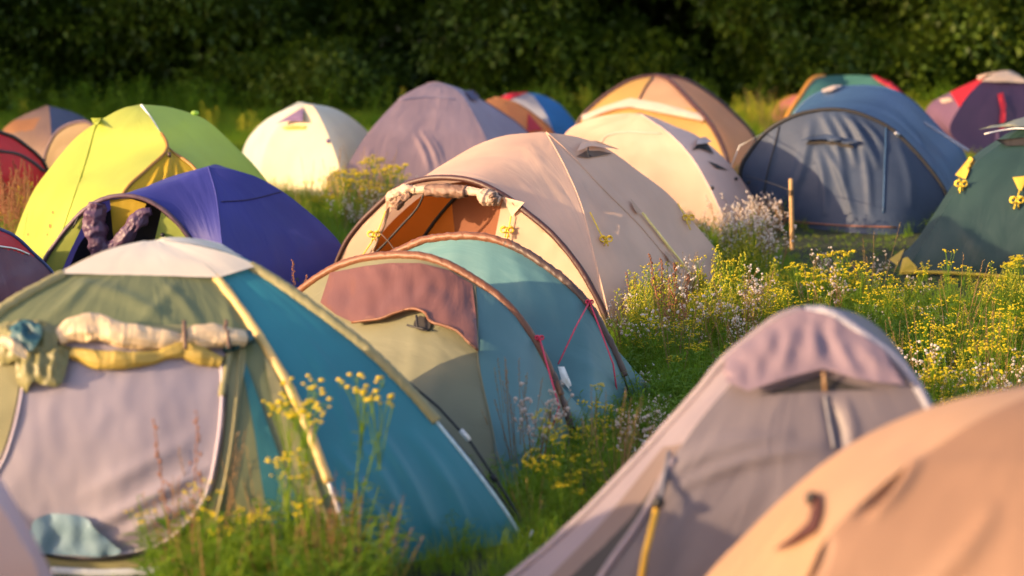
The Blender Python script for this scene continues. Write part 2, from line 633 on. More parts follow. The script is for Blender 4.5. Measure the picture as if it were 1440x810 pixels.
# khaki side strips of the front and the lilac inner door with a dark zip
khp = [(318, 420), (345, 480), (352, 560), (330, 640), (312, 720), (290, 800), (235, 800), (60, 805), (-60, 790), (-40, 640), (0, 520), (30, 470)]
t.patch([(-90, 560), (-30, 470), (30, 462), (200, 458), (334, 470), (338, 560), (322, 660), (300, 760), (270, 800), (130, 812), (-40, 805), (-110, 720)], khaki, 'door_surround', .008, 'front', 12)
t.patch([(338, 500), (356, 540), (392, 640), (440, 760), (430, 778), (392, 782), (372, 700), (356, 600)], fabric('dark_teal_polyester', (.02, .13, .16), .45, .15), 'teal_streak', .007, 'front', 10)  # dark teal streak laid over the front panel
t.patch([(372, 505), (402, 560), (434, 650), (462, 735), (430, 690), (395, 610)], khaki, 'corner_strip', .010, 'front', 9)
door_out = [(32, 490), (100, 480), (230, 480), (312, 492), (316, 560), (308, 640), (288, 708), (232, 764), (140, 783), (60, 776), (0, 740), (-30, 700), (-6, 655), (20, 600), (30, 545)]
dr_ = t.patch(door_out, lilac_in, 'inner_door', .016, 'front', 7, wr=.003, set_='door', folds=[(130, 740, 300, 655, 9, .022), (150, 762, 300, 690, 8, .02), (110, 700, 290, 610, 12, .012), ])
zp = t.line([(30, 520), (28, 560), (6, 640), (-26, 700), (0, 742), (60, 777), (140, 785), (232, 767), (290, 709), (310, 640), (318, 560), (316, 505)], .006, BLK, 'zip', 'front', .02, 60)
t.line([(34, 520), (32, 560), (11, 640), (-20, 699), (3, 738), (62, 772), (140, 779), (229, 761), (285, 705), (305, 637), (312, 560), (310, 505)], .006, fabric('lilac_zip_tape', (.62, .54, .6), .6, .1, .1), 'zip_tape', 'front', .024, 60, parent=zp)
t.patch([(45, 745), (55, 726), (90, 720), (125, 728), (147, 752), (172, 772), (150, 779), (90, 778), (48, 770)], fabric('pale_blue_cloth', (.22, .36, .44), .6, .2, .6), 'pale_blue_bundle', .03, 'door', 8, wr=.02, parent=dr_)  # pale blue bundle shown as a bulge on the inner door
t.line([(337, 480), (333, 560), (322, 650), (303, 740), (292, 800)], .007, khaki, 'seam', 'front', .012, 30)
t.line([(75, 800), (150, 803), (235, 800)], .02, fabric('groundsheet_cloth', (.5, .54, .56), .5, .1), 'groundsheet_edge', 'front', .03, 14)
# the rolled door and its bunched left end
sand = fabric('sand_door_lining', (.70, .56, .36), .5, .2, 1.0, fine=.8)
ylin = fabric('yellow_door_lining', (.55, .42, .10), .5, .25, 1.0)
rl_ = cloth_roll(t, [(84, 486), (104, 475), (140, 474), (180, 483), (222, 486), (250, 489), (258, 490), (270, 485), (300, 484), (325, 485), (340, 486)], [.03, .055, .062, .060, .055, .052, .049, .046, .030, .048, .054, .05, .04], sand, 'rolled_door', 'front', .03, .26, flat=.75, n=110)
cloth_roll(t, [(104, 503), (150, 513), (200, 512), (245, 501), (258, 498), (275, 506), (312, 516)], [.028, .036, .040, .036, .024, .034, .036, .022], ylin, 'rolled_door', 'front', .02, .28, seed=3, n=90)
cloth_roll(t, [(312, 492), (330, 488), (352, 480)], [.045, .03, .035], fabric('teal_lining', (.025, .09, .11), .5, .1), 'rolled_door', 'front', .02, .4, seed=8)
def dome_off(cx, cy, rx, ry, lo, hi):
    return lambda x, y: lo + hi * max(0, 1 - ((x - cx) / rx) ** 2 - ((y - cy) / ry) ** 2) ** .5 + .018 * noise.noise(V((x * .11, y * .09, lo * 50))) + .012 * abs(noise.noise(V((x * .3, y * .22, 3))))
t.patch([(-8, 474), (20, 463), (50, 461), (75, 467), (86, 480), (80, 503), (60, 516), (20, 516), (-8, 512)], fabric('olive_door_cloth', (.20, .19, .075), .5, .1, .7), 'rolled_door', 0, 'front', 3.5, offf=dome_off(40, 488, 55, 32, .02, .07), folds=[(5, 480, 60, 505, 4, .02), (30, 466, 70, 500, 3.5, -.015)])
t.patch([(22, 480), (45, 472), (66, 480), (64, 502), (48, 514), (26, 504)], fabric('teal_lining', (.025, .09, .11)), 'rolled_door', 0, 'front', 3.5, offf=dome_off(44, 492, 30, 26, .085, .03), folds=[(28, 485, 58, 508, 3, .02), (40, 476, 60, 496, 3, -.02)])
t.patch([(30, 516), (60, 503), (96, 490), (101, 505), (90, 546), (72, 551), (52, 546), (37, 556), (28, 540)], fabric('olive_door_cloth', (.20, .19, .075), .5, .1, .7), 'rolled_door', 0, 'front', 3.5, offf=dome_off(64, 522, 45, 40, .015, .06), folds=[(45, 512, 42, 552, 4, .025), (62, 506, 60, 546, 4, .03), (84, 498, 76, 548, 4, .025)])
t.patch([(8, 498), (16, 494), (44, 510), (47, 519), (38, 521), (12, 507)], sand, 'rolled_door', 0, 'front', 3.5, offf=dome_off(28, 506, 30, 22, .09, .03), folds=[(10, 494, 44, 516, 3, .015)])
for x in (257, 318):
    t.line([(x, 470), (x + 1, 488), (x + 2, 506)], .009, plain('brown_tie', (.1, .06, .04), .6), 'door_tie', 'front', .085, 8, parent=rl_)
t.line([(322, 500), (318, 520), (312, 560)], .016, khaki, 'door_tie', 'front', .02, 12)
# guy lines off the right pole
gp = G(752, 764)
gr_ = t.rope([atY(556, 522, 8.7), atY(616, 572, 8.6), atY(662, 622, 8.5), atY(709, 692, 8.4), gp], .0065, BLK)
t.rope([atY(628, 606, 8.6), atY(700, 694, 8.45), gp], .0055, BLK)
m = MB()
m.tube([atY(648, 605, 8.5), atY(660, 619, 8.5)], .012, 6)
m.build('line_tensioner', WHT, gr_, t.c)
m = MB(); m.tube([atY(691, 668, 8.43), atY(697, 677, 8.42)], .015, 6); m.build('line_tensioner', BLK, gr_, t.c)
m = MB(); m.tube([G(742, 768), G(742, 768) + V((.02, 0, .07))], .006, 6); m.build('peg', STEEL, gr_, t.c)

# ---------------------------------------------------------------- hooped tent behind it
kg = fabric('grey_khaki_polyester', (.25, .25, .155), .45, .25, .8, fine=.6)
tg = fabric('grey_teal_polyester', (.12, .27, .29), .45, .25, .8, fine=.6)
hoodm = fabric('plum_brown_hood', (.19, .085, .075), .42, .2, 1.0, fine=1.0)
brn = fabric('rust_brown_sleeve', (.17, .066, .03), .5, .1, .6)
dbrn = fabric('dark_brown_sleeve', (.07, .04, .03), .5, .05, .6)
L1, R1, L2, R2 = G(352, 560), G(806, 628), G(462, 520), G(888, 580)
off = (L2 - L1)
t = Tent('low khaki and teal hooped tent with plum brown hood over its front', [L1, R1, R1 + off * .6, L1 + off * .6])
h1 = t.hoop(L1, R1, [(380, 455), (424, 408), (467, 379), (511, 364), (563, 359), (607, 364), (652, 384), (696, 414), (726, 444), (752, 481), (772, 520), (792, 570)])
h2 = t.hoop(L2, R2, [(500, 410), (530, 372), (563, 352), (593, 339), (622, 334), (659, 332), (696, 337), (733, 352), (770, 376), (800, 400), (826, 428), (846, 461), (865, 498), (880, 540)])
gl = resample([G(352, 562), G(430, 622), G(540, 668), G(650, 698), G(745, 682), G(806, 630)], NA)
t.loft(h1, gl, kg, 'front_panel', -.05, .010, 60, set_='front', nu=90, creases=[(560, 470, 520, 640, 6, .008), (620, 480, 600, 660, 6, .008), (590, 470, 565, 600, 5, .008), (675, 430, 650, 480, 8, .006)])
gb = resample([L1, L1 + off * .45, (L1 + R1) / 2 + off * .6, R1 + off * .45, R1], NA)
t.loft(h1, gb, tg, 'rear_panel', .04, .01, 24, seed=2)
t.sleeve(h1, .025, brn, wob=.12, u0=0, u1=.93, ruche=.1)
t.sleeve(h1, .026, dbrn, wob=.4, k=10, u0=.88, u1=1)
t.patch([(670, 404), (697, 418), (724, 446), (748, 482), (768, 522), (786, 566), (799, 610), (800, 640), (745, 680), (706, 700), (698, 650), (688, 590), (678, 540), (673, 500), (671, 450)], tg, 'front_panel', .006, 'front', 8, smooth=False, wr=.002, label='grey teal right half of the front')
hd = [(467, 386), (511, 375), (548, 371), (592, 373), (630, 382), (664, 401), (668, 450), (672, 503), (655, 488), (641, 474), (611, 463), (602, 449), (585, 443), (563, 448), (544, 455), (504, 460), (480, 448), (454, 428)]
def lift(x, y):
    top = 372 + max(0, x - 600) * .35 + max(0, 500 - x) * .2
    return .012 + max(0, (y - top - 30) / 70) * .045
hd_ = t.patch(hd, hoodm, 'rain_hood', 0, 'front', 6, smooth=False, offf=lift, wr=.012)
t.line([(504, 461), (544, 456), (563, 449), (585, 444), (602, 450), (611, 463), (641, 474), (660, 492), (672, 503)], .008, brn, 'hood_hem', 'front', .055, 40, wob=.4, parent=hd_)
t.line([(668, 404), (671, 440), (672, 500), (678, 540), (689, 590), (700, 650)], .004, kg, 'seam', 'front', .006, 30)
t.patch([(583, 458), (592, 446), (606, 456), (603, 467), (590, 466)], DARK, 'vent_opening', .012, 'front', 4)
t.line([(578, 464), (590, 468), (602, 470)], .006, BLK, 'toggle', 'front', .04, 6, parent=hd_)
t.line([(590, 452), (591, 468)], .006, BLK, 'toggle', 'front', .045, 5, parent=hd_)
a = V(h1[int(.845 * 45)]); b = V(h2[int(.80 * 45)])
k1 = t.hit(751, 480, .035)[0]
t.rope([k1, t.hit(757, 525, .06)[0], t.hit(762, 580, .10)[0], G(764, 640)], .005, RED, knots=[k1], ksize=.02)
t.rope([G(806, 628) + V((0, 0, .1)), G(885, 660)], .005, BLK)

# ---------------------------------------------------------------- its twin right behind
t = Tent('teal hooped tent with dark brown arched edge, behind the plum hooded tent', [L2, R2, R2 + off * .7, L2 + off * .7])
gl = resample([L2, G(560, 560), G(690, 596), G(800, 622), G(850, 612), R2], NA)
gl[1:-1, 2] = 0
t.loft(h2, gl, tg, 'front_panel', -.03, .010, 60, set_='front', nu=70, creases=[(680, 345, 690, 440, 7, .012), (720, 360, 760, 470, 8, .01), (760, 380, 800, 500, 7, .012), (800, 420, 830, 560, 6, .01), (640, 345, 640, 420, 6, .01)])
gb = resample([L2, L2 + off * .5, (L2 + R2) / 2 + off * .7, R2 + off * .5, R2], NA)
t.loft(h2, gb, tg, 'rear_panel', .03, .01, 24, seed=2)
t.sleeve(h2, .025, brn, wob=.2, u0=0.05, u1=.60, ruche=.1)
t.sleeve(h2, .026, dbrn, wob=.2, u0=.595, u1=.95, ruche=.12)
t.sleeve(h2, .008, BLK, 'pole', u0=.93, u1=1, wob=0)
k2 = t.hit(824, 430, .035)[0]
t.rope([k2, t.hit(806, 475, .10)[0], t.hit(791, 528, .11)[0]], .0045, RED, knots=[k2], ksize=.02)
t.rope([k2, t.hit(838, 478, .05)[0], t.hit(850, 520, .06)[0], G(872, 585)], .0045, RED)
m = MB()
pp = t.hit(790, 530, .10)[0]
m.add([pp, pp + V((.035, .02, -.005)), pp + V((.085, .03, -.13)), pp + V((.07, .0, -.135)), pp + V((.02, -.02, -.07)), pp + V((.045, -.03, -.06))], [(0, 1, 5, 4), (1, 2, 5), (4, 5, 2, 3)])
m.build('white_tag', WHT, t.root, t.c)
m = MB(); m.ball(atY(700, 337, 11.2), .02, sq=.8); m.ball(atY(692, 336, 11.2), .018, sq=.8); m.build('hoop_tab', YEL, t.root, t.c)

# ---------------------------------------------------------------- big beige tent with porch
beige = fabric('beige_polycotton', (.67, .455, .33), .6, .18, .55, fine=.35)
beige2 = fabric('shaded_beige_flap', (.50, .335, .23), .6, .16, .5)  # flap beige darkened, with the porch shade painted into the colour
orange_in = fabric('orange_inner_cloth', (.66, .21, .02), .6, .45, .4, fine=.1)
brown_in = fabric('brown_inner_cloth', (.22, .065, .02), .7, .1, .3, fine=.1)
L, R, BR = G(458, 425), G(864, 474), G(1040, 404)
BL = L + (BR - R)
t = Tent('big beige tent with open porch, orange inner and yellow guy line hanks', [L, R, BR, BL])
C4 = (L + R + BR + BL) / 4
ap = atY(768, 186, C4.y - .15)
aL = t.arc(ap, L, [(712, 190), (668, 205), (635, 224), (600, 246), (560, 278), (515, 325)])
aR = t.arc(ap, R, [(793, 231), (818, 289), (836, 360), (851, 420)])
aBR = t.arc(ap, BR, [(818, 194), (860, 213), (897, 240), (939, 272), (972, 309), (1004, 347), (1027, 380)])
aBL = t.arc(ap, BL, n=1.7)
hp = t.hoop(L, R, [(474, 368), (494, 330), (527, 293), (564, 263), (598, 252), (635, 250), (672, 257), (710, 276), (743, 301), (777, 330), (810, 369), (832, 405), (851, 443)])
chain = resample(np.vstack([aL[::-1], aR[1:]]), NA)
t.loft(hp, chain, beige, 'porch_roof', .025, .008, 26, freq=5, set_='out')
t.loft(aR, aBR, beige, 'side_panel', .02, .012, 36, seed=1, freq=6, set_='out')
t.loft(aBR, aBL, beige, 'rear_panel', .02, .01, 24, seed=2)
t.loft(aBL, aL, beige, 'side_panel', .02, .01, 24, seed=3)
# porch face reference (hoop to ground chord)
gc = resample([L, R], NA)
t.loft(hp, gc, beige2, 'x', .0, .004, 24, set_='only', build=False)
t.sets['face'] = t.sets.pop('only')
# inner tent half a metre behind the hoop
inn = (BR - R).normalized() * .42
hi = np.asarray(hp).copy()
hi[:, 2] *= .93
hi = hi + np.array([inn.x, inn.y, 0])[None]
gi = resample([L + inn, R + inn], NA)
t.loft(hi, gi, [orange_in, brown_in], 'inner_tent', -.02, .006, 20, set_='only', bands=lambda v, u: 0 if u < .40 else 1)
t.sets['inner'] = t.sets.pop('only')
fl = [(474, 372), (494, 334), (527, 297), (551, 277), (560, 274), (548, 300), (535, 332), (524, 358), (515, 400), (500, 430), (470, 425)]
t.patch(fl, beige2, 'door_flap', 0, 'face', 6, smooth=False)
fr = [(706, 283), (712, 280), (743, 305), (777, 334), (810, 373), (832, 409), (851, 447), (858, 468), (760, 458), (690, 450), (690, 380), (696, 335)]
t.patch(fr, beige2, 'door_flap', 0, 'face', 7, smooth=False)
t.line([(600, 266), (588, 292), (565, 318), (540, 345), (528, 356)], .008, BLK, 'zip', 'face', .01, 20)
t.line([(546, 276), (543, 310), (533, 335), (526, 352)], .010, beige2, 'seam', 'face', .01, 16)
t.line([(647, 272), (630, 290), (612, 312), (595, 336), (580, 356)], .013, BLK, 'zip', 'inner', .012, 20)
t.line([(541, 327), (552, 338), (562, 352), (572, 364)], .005, plain('brown_cord', (.1, .05, .03)), 'guy_line', 'face', .05, 8)
maroon = fabric('dark_maroon_sleeve', (.055, .02, .018), .5, .05, .4)
t.sleeve(hp, .021, maroon, wob=.15, k=10)
t.sleeve(aR, .0045, beige, 'seam', u0=.0, u1=.97, wob=.1, k=6)
rollb = fabric('brown_roll_cloth', (.17, .10, .07), .55, .1, 1.0)
rollc = fabric('beige_roll_cloth', (.60, .44, .33), .55, .2, 1.0, fine=.8)
cloth_roll(t, [(558, 290), (560, 276), (572, 268), (590, 265)], [.03, .055, .05, .03], rollc, 'rolled_door', 'face', .02, .5)
cloth_roll(t, [(588, 266), (640, 266), (680, 270)], [.03, .034, .03], rollc, 'rolled_door', 'face', .02, .3, seed=2)
cloth_roll(t, [(606, 267), (630, 267), (661, 269)], [.046, .050, .046], rollb, 'rolled_door', 'face', .022, .25, seed=3)
cloth_roll(t, [(678, 270), (690, 276), (698, 278), (708, 282)], [.03, .058, .05, .03], rollc, 'rolled_door', 'face', .025, .4, seed=4)
cloth_roll(t, [(565, 292), (572, 280), (585, 273)], [.02, .035, .02], rollb, 'rolled_door', 'face', .05, .5, seed=5)
cloth_roll(t, [(699, 272), (703, 280), (702, 287)], [.03, .03, .02], rollb, 'rolled_door', 'face', .05, .4, seed=5)
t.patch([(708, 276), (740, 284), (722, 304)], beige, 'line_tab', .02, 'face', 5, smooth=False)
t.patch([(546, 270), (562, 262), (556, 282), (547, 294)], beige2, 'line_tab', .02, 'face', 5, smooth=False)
def on(px, py, off=.02, which='out'):
    return t.hit(px, py, off, None, which)[0]
for pts, kn in (([(722, 303), (719, 322), (716, 338)], (718, 322)), ([(546, 296), (534, 328), (514, 358)], (531, 328))):
    t.rope([on(x, y, .03, 'face') for x, y in pts], .005, YEL, knots=[on(kn[0], kn[1], .045, 'face')], ksize=.042)
for pts, kn in (([(827, 301), (840, 328), (850, 345)], (847, 340)), ([(950, 288), (959, 303), (968, 325)], (963, 309))):
    t.rope([on(x, y, .02) for x, y in pts], .005, YEL, knots=[on(kn[0], kn[1], .035)], ksize=.04)
# side guy line, its tab and the vent
t.patch([(884, 281), (900, 300), (893, 302), (888, 294)], beige2, 'line_tab', .02, 'out', 4, smooth=False)
rope_c = plain('pale_cord', (.78, .62, .22), .6)
g1 = G(1003, 425)
t.rope([on(900, 301), g1], .009, rope_c)
m = MB(); m.tube([g1 + V((.0, 0, .0)), g1 + V((.03, 0, .09))], .007, 6); m.build('peg', STEEL, t.root, t.c)
t.rope([on(904, 303), g1 + V((-.06, 0, 0))], .004, rope_c)
t.patch([(930, 352), (946, 367), (938, 369)], beige2, 'line_tab', .02, 'out', 4, smooth=False)
t.rope([on(945, 368), G(995, 415)], .004, rope_c)
t.line([(768, 186), (800, 215), (850, 268), (900, 318), (945, 372), (985, 415)], .004, beige, 'seam', 'out', .003, 40)
t.patch([(810, 221), (824, 213), (842, 213), (860, 217), (844, 220), (826, 223)], fabric('brown_vent_shade', (.12, .075, .05), .7, .1), 'vent_opening', .008, 'out', 4, smooth=False)
vh_ = t.patch([(806, 222), (816, 203), (836, 199), (866, 216), (850, 214), (828, 210)], beige, 'vent_hood', 0, 'out', 4, smooth=False, offf=lambda x, y: .012 + max(0, y - 200) * .0022)
t.line([(824, 212), (824, 221), (828, 224)], .006, BLK, 'vent_prop', 'out', .03, 6, parent=vh_)

# ---------------------------------------------------------------- pale beige tent behind it
pb = fabric('pale_beige_polyester', (.58, .42, .33), .55, .3, .5)
pbs = fabric('pale_beige_shade', (.58, .46, .42), .55, .18, .5)  # cooler copy of the same cloth, shade of the right face painted in
ft = [G(775, 308), G(1027, 338), G(1092, 314), G(900, 280)]
t = Tent('pale beige dome tent close behind the big beige one, two small dark vents', ft)
ap = atY(902, 161, 17.9)
a0 = t.arc(ap, ft[0], [(884, 159), (853, 162), (826, 169), (796, 186), (775, 230)])
a1 = t.arc(ap, ft[1], [(940, 187), (973, 222), (1000, 268), (1017, 306)])
a2 = t.arc(ap, ft[2], [(920, 165), (950, 178), (982, 192), (1018, 222), (1046, 257), (1070, 294)])
a3 = t.arc(ap, ft[3])
t.loft(a0, a1, pb, 'front_panel', .01, .01, 36, set_='out')
t.loft(a1, a2, pbs, 'side_panel', .01, .01, 24, seed=1, set_='out')
t.loft(a2, a3, pb, 'rear_panel', .01, .01, 20, seed=2)
t.loft(a3, a0, pb, 'side_panel', .01, .01, 20, seed=3)
t.sleeve(a1, .008, pbs, 'seam', wob=.1, k=6)
t.patch([(973, 212), (983, 200), (990, 198), (997, 208), (1003, 218), (992, 213), (983, 210)], DARK, 'vent_opening', .01, 'out', 4, smooth=False)
t.patch([(972, 211), (979, 197), (990, 194), (996, 204), (986, 208)], pbs, 'vent_hood', 0, 'out', 4, smooth=False, offf=lambda x, y: .015 + max(0, y - 196) * .004)
t.patch([(994, 227), (1008, 232), (1023, 240), (1008, 238)], DARK, 'vent_opening', .01, 'out', 4, smooth=False)
t.line([(846, 206), (851, 192), (880, 186), (930, 188)], .006, pbs, 'seam', 'out', .004, 14)
for x, y in ((999, 266), (1033, 253), (1050, 258)):
    m = MB(); m.ball(t.hit(x, y, .02)[0], .018); m.build('line_loop', BLK, t.root, t.c)

# ---------------------------------------------------------------- yellow and peach dome with maroon piping
yl = fabric('warm_yellow_polyester', (.72, .47, .15), .55, .4, .4)
pc = fabric('peach_polyester', (.72, .45, .28), .55, .37, .4)
wb = fabric('off_white_band', (.56, .46, .39), .55, .2, .4)
ft = [G(802, 232), G(1030, 262), G(1075, 232), G(900, 205)]
t = Tent('yellow and peach dome tent with maroon piping and an off-white cross band', ft)
ap = atY(922, 107, 23.4)
a0 = t.arc(ap, ft[0], [(900, 110), (876, 119), (840, 144), (812, 176)])
a1 = t.arc(ap, ft[1], [(942, 114), (972, 144), (1000, 176), (1019, 214)])
a2 = t.arc(ap, ft[2], [(963, 113), (1000, 134), (1037, 166), (1060, 193)])
a3 = t.arc(ap, ft[3])
t.loft(a0, a1, [yl, pc], 'front_panel', -.03, .008, 36, set_='out', bands=lambda v, u: 0 if v < .42 or u > .5 else 1)
t.loft(a1, a2, pc, 'side_panel', .01, .008, 24, seed=1, set_='out')
t.loft(a2, a3, pc, 'rear_panel', .01, .008, 20, seed=2)
t.loft(a3, a0, pc, 'side_panel', .01, .008, 20, seed=3)
for a in (a0, a1, a2):
    t.sleeve(a, .03, maroon, wob=.1)
t.line([(918, 110), (908, 124), (900, 140)], .012, maroon, 'piping', 'out', .01, 8)
t.patch([(820, 164), (850, 152), (888, 140), (930, 148), (992, 164), (990, 172), (940, 162), (886, 152), (850, 160), (822, 172)], wb, 'cross_band', .03, 'out', 6, smooth=False)
t.line([(822, 174), (850, 161), (886, 154), (940, 164), (990, 174)], .009, plain('rust_trim', (.3, .09, .03)), 'piping', 'out', .03, 24)

# ---------------------------------------------------------------- blue grey tunnel tent
bl = fabric('slate_blue_polyester', (.045, .115, .24), .4, .18, .5)
bf = fabric('navy_grey_front', (.042, .068, .128), .62, .2, .5, fine=.4)
L1, R1 = G(1046, 312), G(1340, 322)
ax = V((.72, 2.2, 0))
L2, R2 = L1 + ax, R1 + ax
t = Tent('slate blue tunnel tent with wide grey front door and black hoop edge', [L1, R1, R2, L2])
h1 = t.hoop(L1, R1, [(1041, 244), (1054, 214), (1077, 186), (1112, 165), (1150, 155), (1188, 155), (1223, 165), (1257, 184), (1288, 214), (1315, 247), (1331, 275)])
h2 = t.hoop(L2, R2, [(1108, 200), (1116, 162), (1135, 140), (1158, 128), (1188, 122), (1223, 121), (1253, 126), (1280, 140), (1303, 161), (1326, 186), (1355, 215)])
gl = resample([L1, G(1116, 318), G(1180, 326), G(1260, 330), R1], NA)
t.loft(h1, gl, bf, 'front_panel', -.02, .006, 60, set_='front', nu=120, creases=[(1140, 176, 1112, 290, 5, .03), (1156, 160, 1190, 262, 5, .035), (1172, 160, 1204, 232, 4, .04), (1186, 160, 1234, 236, 5, .045), (1198, 165, 1224, 300, 5, .03), (1160, 208, 1200, 305, 5, .035), (1130, 205, 1100, 290, 6, .03), (1208, 168, 1244, 212, 4, .03), (1150, 210, 1160, 300, 6, .03), (1262, 200, 1282, 290, 6, .02), (1090, 190, 1066, 280, 5, .02)])
t.loft(h1, h2, bl, 'roof_panel', .05, .012, 30, seed=1, set_='out')
gb = resample([L2, L2 + ax * .4, (L2 + R2) / 2 + ax * .55, R2 + ax * .4, R2], NA)
t.loft(h2, gb, bl, 'rear_panel', .02, .01, 20, seed=2)
t.sleeve(h1, .02, BLK, wob=.1)
t.sleeve(h2, .012, bl, wob=.1)
t.patch([(1133, 204), (1138, 198), (1160, 197), (1198, 205), (1200, 209), (1160, 203)], DARK, 'vent_opening', .008, 'front', 4, smooth=False)
t.patch([(1131, 203), (1137, 194), (1162, 189), (1200, 202), (1200, 206), (1160, 200), (1140, 199)], bf, 'vent_hood', 0, 'front', 4, smooth=False, offf=lambda x, y: .01 + max(0, y - 188) * .004)
t.line([(1096, 178), (1088, 210), (1077, 255), (1072, 300)], .006, BLK, 'zip', 'front', .006, 16)
t.line([(1246, 178), (1244, 230), (1242, 300)], .007, bl, 'seam', 'front', .006, 16)
t.line([(1060, 300), (1110, 310), (1180, 317), (1260, 320)], .007, plain('rust_tape', (.25, .1, .06)), 'hem', 'front', .01, 20)
t.rope([atY(1260, 187, h1[30][1] - .1), G(1336, 285) + V((0, .3, .12))], .018, STEEL, 'side_pole')
t.rope([atY(1300, 172, 19.5), atY(1362, 212, 18.6)], .015, fabric('pale_blue_tape', (.3, .36, .45)), 'edge_tape')
t.patch([(1156, 130), (1172, 124), (1185, 124), (1170, 132), (1158, 134)], wb, 'vent_flap', .03, 'out', 4, smooth=False)

# wooden stake with its line
m = MB()
s0 = G(1114, 350)
sc_ = (s0 - CAM).length / FPX
m.tube([s0 - V((0, 0, .1)), s0 + V((0, 0, .02)), s0 + V((-.012, 0, .3)), s0 + V((-.025, 0, .585)), s0 + V((-.026, 0, .60))], [.017, .022, .021, .021, .016], 8, wob=.12)
st = m.build('wooden_stake', plain('weathered_wood', (.36, .22, .09), .7, var=.35, scale=14), off=s0, loc=s0)
tag(st, 'thin wooden stake standing upright in the weeds before the slate blue tent', 'stake')
m = MB()
top = s0 + V((-.024, -.005, .50))
m.tube([top, atY(1080, 256, 17.5), atY(1049, 247, h1[3][1] - .05)], .004, 5)
for q in range(4):
    m.tube([top + V((math.cos(a) * .026, math.sin(a) * .026, -.012 * q)) for a in np.linspace(0, 6.28, 10)], .004, 4, cap=False)
m.build('guy_line', BLK, t.root, t.c)
t.rope([atY(1074, 187, h1[8][1] - .05), atY(1040, 205, 17.8), G(1000, 300)], .005, WHT)

# ---------------------------------------------------------------- dark green tent, right edge
dg = fabric('dark_green_polyester', (.025, .058, .054), .42, .15, .6)
gh = fabric('grey_green_hood', (.13, .15, .13), .5, .1, .4)
yt = fabric('yellow_tab_cloth', (.72, .50, .06), .55, .2, .4)
ft = [G(1252, 368), G(1270, 386), G(1640, 398), G(1600, 330), G(1420, 318)]
t = Tent('dark green tent with yellow hem and yellow line tabs', ft)
ap = atY(1500, 152, 16.2)
a0 = t.arc(ap, ft[0], [(1450, 168), (1397, 200), (1365, 224), (1337, 264), (1310, 306), (1282, 345)])
a1 = t.arc(ap, ft[1], [(1450, 172), (1402, 206), (1370, 232), (1342, 272), (1316, 314), (1290, 356)])
a2 = t.arc(ap, ft[2]); a3 = t.arc(ap, ft[3]); a4 = t.arc(ap, ft[4])
t.loft(a0, a1, dg, 'edge_panel', 0, .003, 8)
t.loft(a1, a2, dg, 'front_panel', -.02, .012, 40, set_='front', nu=70, creases=[(1352, 318, 1388, 388, 5, .02), (1372, 330, 1402, 388, 5, .014), (1290, 350, 1275, 382, 4, .012)])
t.loft(a2, a3, dg, 'side_panel', .01, .01, 20, seed=1)
t.loft(a3, a4, dg, 'rear_panel', .01, .01, 20, seed=2)
t.loft(a4, a0, dg, 'rear_panel', .01, .01, 20, seed=3)
t.line([(1268, 382), (1340, 384), (1440, 390), (1540, 394)], .016, yt, 'hem', 'front', .01, 40, flat=1)
t.patch([(1270, 364), (1276, 362), (1290, 376), (1288, 385), (1264, 386)], yt, 'corner_tab', .02, 'front', 4, smooth=False)
p0 = G(1250, 370)
m = MB(); q0 = G(1268, 352) ; m.add([p0 + V((0, 0, .03)), G(1262, 377) + V((0, 0, .02)), atY(1268, 352, p0.y), atY(1272, 350, p0.y + .02)], [(0, 1, 2), (1, 3, 2)]); m.build('corner_tab', yt, t.root, t.c)
t.patch([(1366, 222), (1371, 226), (1358, 254), (1346, 248)], yt, 'line_tab', .02, None, 4, smooth=False)
t.patch([(1424, 251), (1446, 249), (1436, 270), (1432, 268)], yt, 'line_tab', .02, 'front', 4, smooth=False)
k = t.hit(1352, 262, .04)[0]
t.rope([t.hit(1353, 254, .03)[0], k, t.hit(1350, 274, .03)[0]], .006, YEL, knots=[k], ksize=.045)
k = t.hit(1430, 284, .04)[0]
t.rope([t.hit(1434, 270, .03)[0], k, t.hit(1426, 296, .03)[0]], .006, YEL, knots=[k], ksize=.05)
vh_ = t.patch([(1386, 202), (1403, 190), (1430, 178), (1470, 160), (1500, 160), (1500, 195), (1440, 194), (1410, 196)], gh, 'vent_hood', 0, None, 6, smooth=False, offf=lambda x, y: .02 + max(0, y - 165) * .003)
t.patch([(1400, 198), (1450, 194), (1500, 196), (1500, 206), (1440, 206), (1415, 207)], DARK, 'vent_opening', .01, 'front', 6, smooth=False)
t.line([(1386, 203), (1410, 198), (1440, 195), (1500, 197)], .006, WHT, 'hood_hem', 'front', .10, 14, parent=vh_)

# ---------------------------------------------------------------- purple and red dome, far right
pu = fabric('plum_purple_polyester', (.048, .026, .07), .5, .15, .4)
rd = fabric('bright_red_polyester', (.50, .018, .035), .5, .2, .4)
pkl = fabric('pink_lilac_polyester', (.19, .105, .175), .5, .2, .4)
ft = [G(1290, 212), G(1400, 232), G(1530, 226), G(1440, 195)]
t = Tent('plum purple dome tent with red shoulder, red strap and cream top', ft)
ap = atY(1412, 104, 24.2)
a0 = t.arc(ap, ft[0], [(1384, 108), (1365, 116), (1334, 131), (1303, 153)])
a1 = t.arc(ap, ft[1], [(1392, 108), (1372, 122), (1350, 150), (1338, 190)])
a2 = t.arc(ap, ft[2], [(1440, 115), (1480, 140), (1515, 180)])
a3 = t.arc(ap, ft[3])
t.loft(a0, a1, [rd, pkl], 'side_panel', 0, .006, 20, bands=lambda v, u: 0 if u < .45 else 1)
t.loft(a1, a2, pu, 'front_panel', 0, .008, 30, seed=1, set_='front', freq=6)
t.loft(a2, a3, pu, 'rear_panel', 0, .008, 18, seed=2)
t.loft(a3, a0, pu, 'rear_panel', 0, .008, 18, seed=3)
